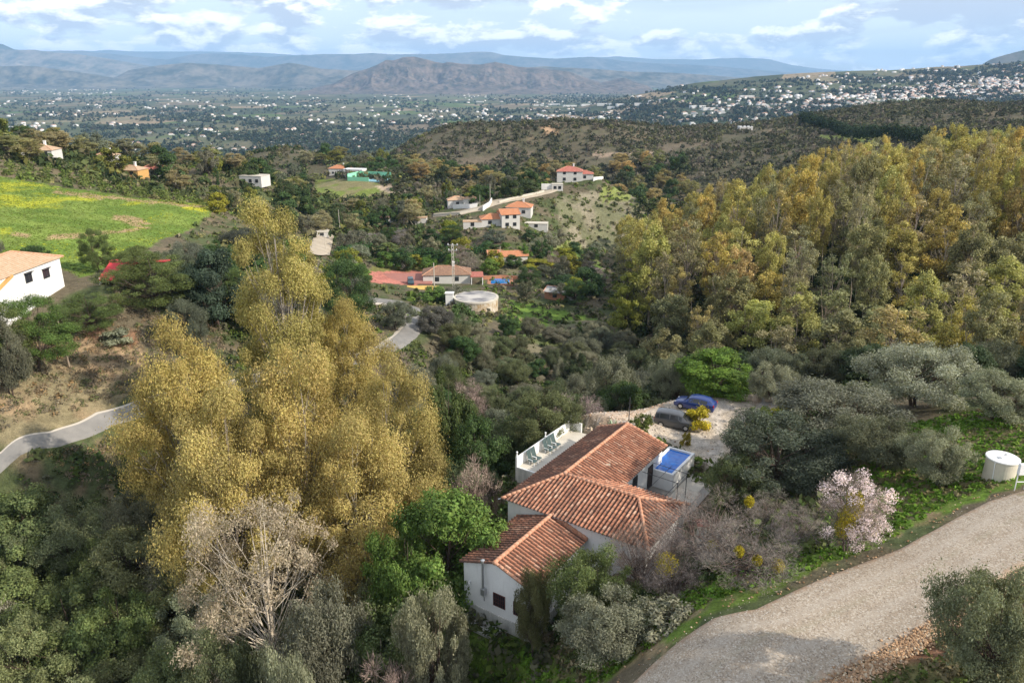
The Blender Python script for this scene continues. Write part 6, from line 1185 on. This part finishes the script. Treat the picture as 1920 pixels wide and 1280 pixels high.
villa('house','white house half hidden by trees at the left end beyond the orchard',70,296,10.2,8,2.6,R(6),'hip','roof_tan',3,True)
villa('house','small white house between the two ridge top groves on the left',195,304,7.6499999999999995,7,2.6,R(0),'hip','roof_tan',2,True)
villa('house','small white house nearer of the pair in the wooded hollow',702,302,8,7,4.5,R(4),'hip','roof_tan',2,True); villa('house','small white house right of the pair in the wooded hollow',742,306,7,7,5,R(20),'gable','roof_tan',1,False)
villa('house','orange walled house at the left edge beyond the orchard',12,262,9,7,4,R(5),'hip','roof_orange',2,False,wm='ochre')
villa('villa','white cubic villa alone on the crest of the brown hill',1399,246,12,8,4,R(0),'flat','plastic',3,False,two=True)
villa('house','white house by the road corner below the dark round tree',604,446,4.5,4,2.0,R(12),'flat','paleconc',1,False)
def wallrun(lab,pts,h_,m='white',th=.3,name='garden_wall'):
    x,y,z,_=atv([p[0] for p in pts],[p[1] for p in pts]); P=resamp(np.c_[x,y],24); Z=hgt(P[:,0],P[:,1]); b=MB()
    V=[];Fc=[]
    for i in range(24):
        d=P[min(i+1,23)]-P[max(i-1,0)]; nn=np.array([-d[1],d[0]])/np.hypot(*d)*th/2
        V+=[(P[i,0]+nn[0],P[i,1]+nn[1],Z[i]-1),(P[i,0]-nn[0],P[i,1]-nn[1],Z[i]-1),(P[i,0]-nn[0],P[i,1]-nn[1],Z[i]+h_),(P[i,0]+nn[0],P[i,1]+nn[1],Z[i]+h_)]
    for i in range(23):
        for j in range(4): Fc.append((i*4+j,i*4+(j+1)%4,(i+1)*4+(j+1)%4,(i+1)*4+j))
    Fc+=[(3,2,1,0),(92,93,94,95)]; b.add(V,Fc); tag(b.build(name,MT[m]),lab,'wall')
wallrun('long cream wall along the lower bend of the hill track',[(812,406),(862,403),(900,395)],1.0,'paleconc'); wallrun('bright white wall on the upper part of the hill track',[(936,382),(970,374),(1005,366),(1020,362)],1.1,'paleconc')
wallrun('white perimeter wall in front of the spur top villa',[(1015,356),(1045,357)],2.4); wallrun('white wall end on the right shoulder of the spur',[(1112,344),(1130,340),(1150,345)],1.6)
wallrun('white wall stub beside the pale garden path',[(905,396),(918,388),(922,380)],1.8); wallrun('brick garden wall along the blue pool behind the reservoir',[(905,524),(940,522),(980,524)],1.0,'brick')
wallrun('white garden wall in front of the little track side houses',[(850,392),(880,391),(895,389)],1.6)
wallrun('long pale wall below the left ridge houses',[(500,268),(560,266),(600,270)],2.0)
# ------------------------------------------------------------------ haze
hz=MB().box(-26000,26000,-60,29500,-215,800); 
hm=bpy.data.materials.new('haze air'); hm.use_nodes=True; t=hm.node_tree; t.nodes.clear(); o=t.nodes.new('ShaderNodeOutputMaterial'); pv=t.nodes.new('ShaderNodeVolumePrincipled')
pv.inputs['Color'].default_value=(.38,.64,1.0,1); pv.inputs['Density'].default_value=4.9e-5; pv.inputs['Anisotropy'].default_value=0.0; t.links.new(pv.outputs[0],o.inputs['Volume'])
hz.build('haze',hm); tag(bpy.data.objects['haze'],kind='stuff')
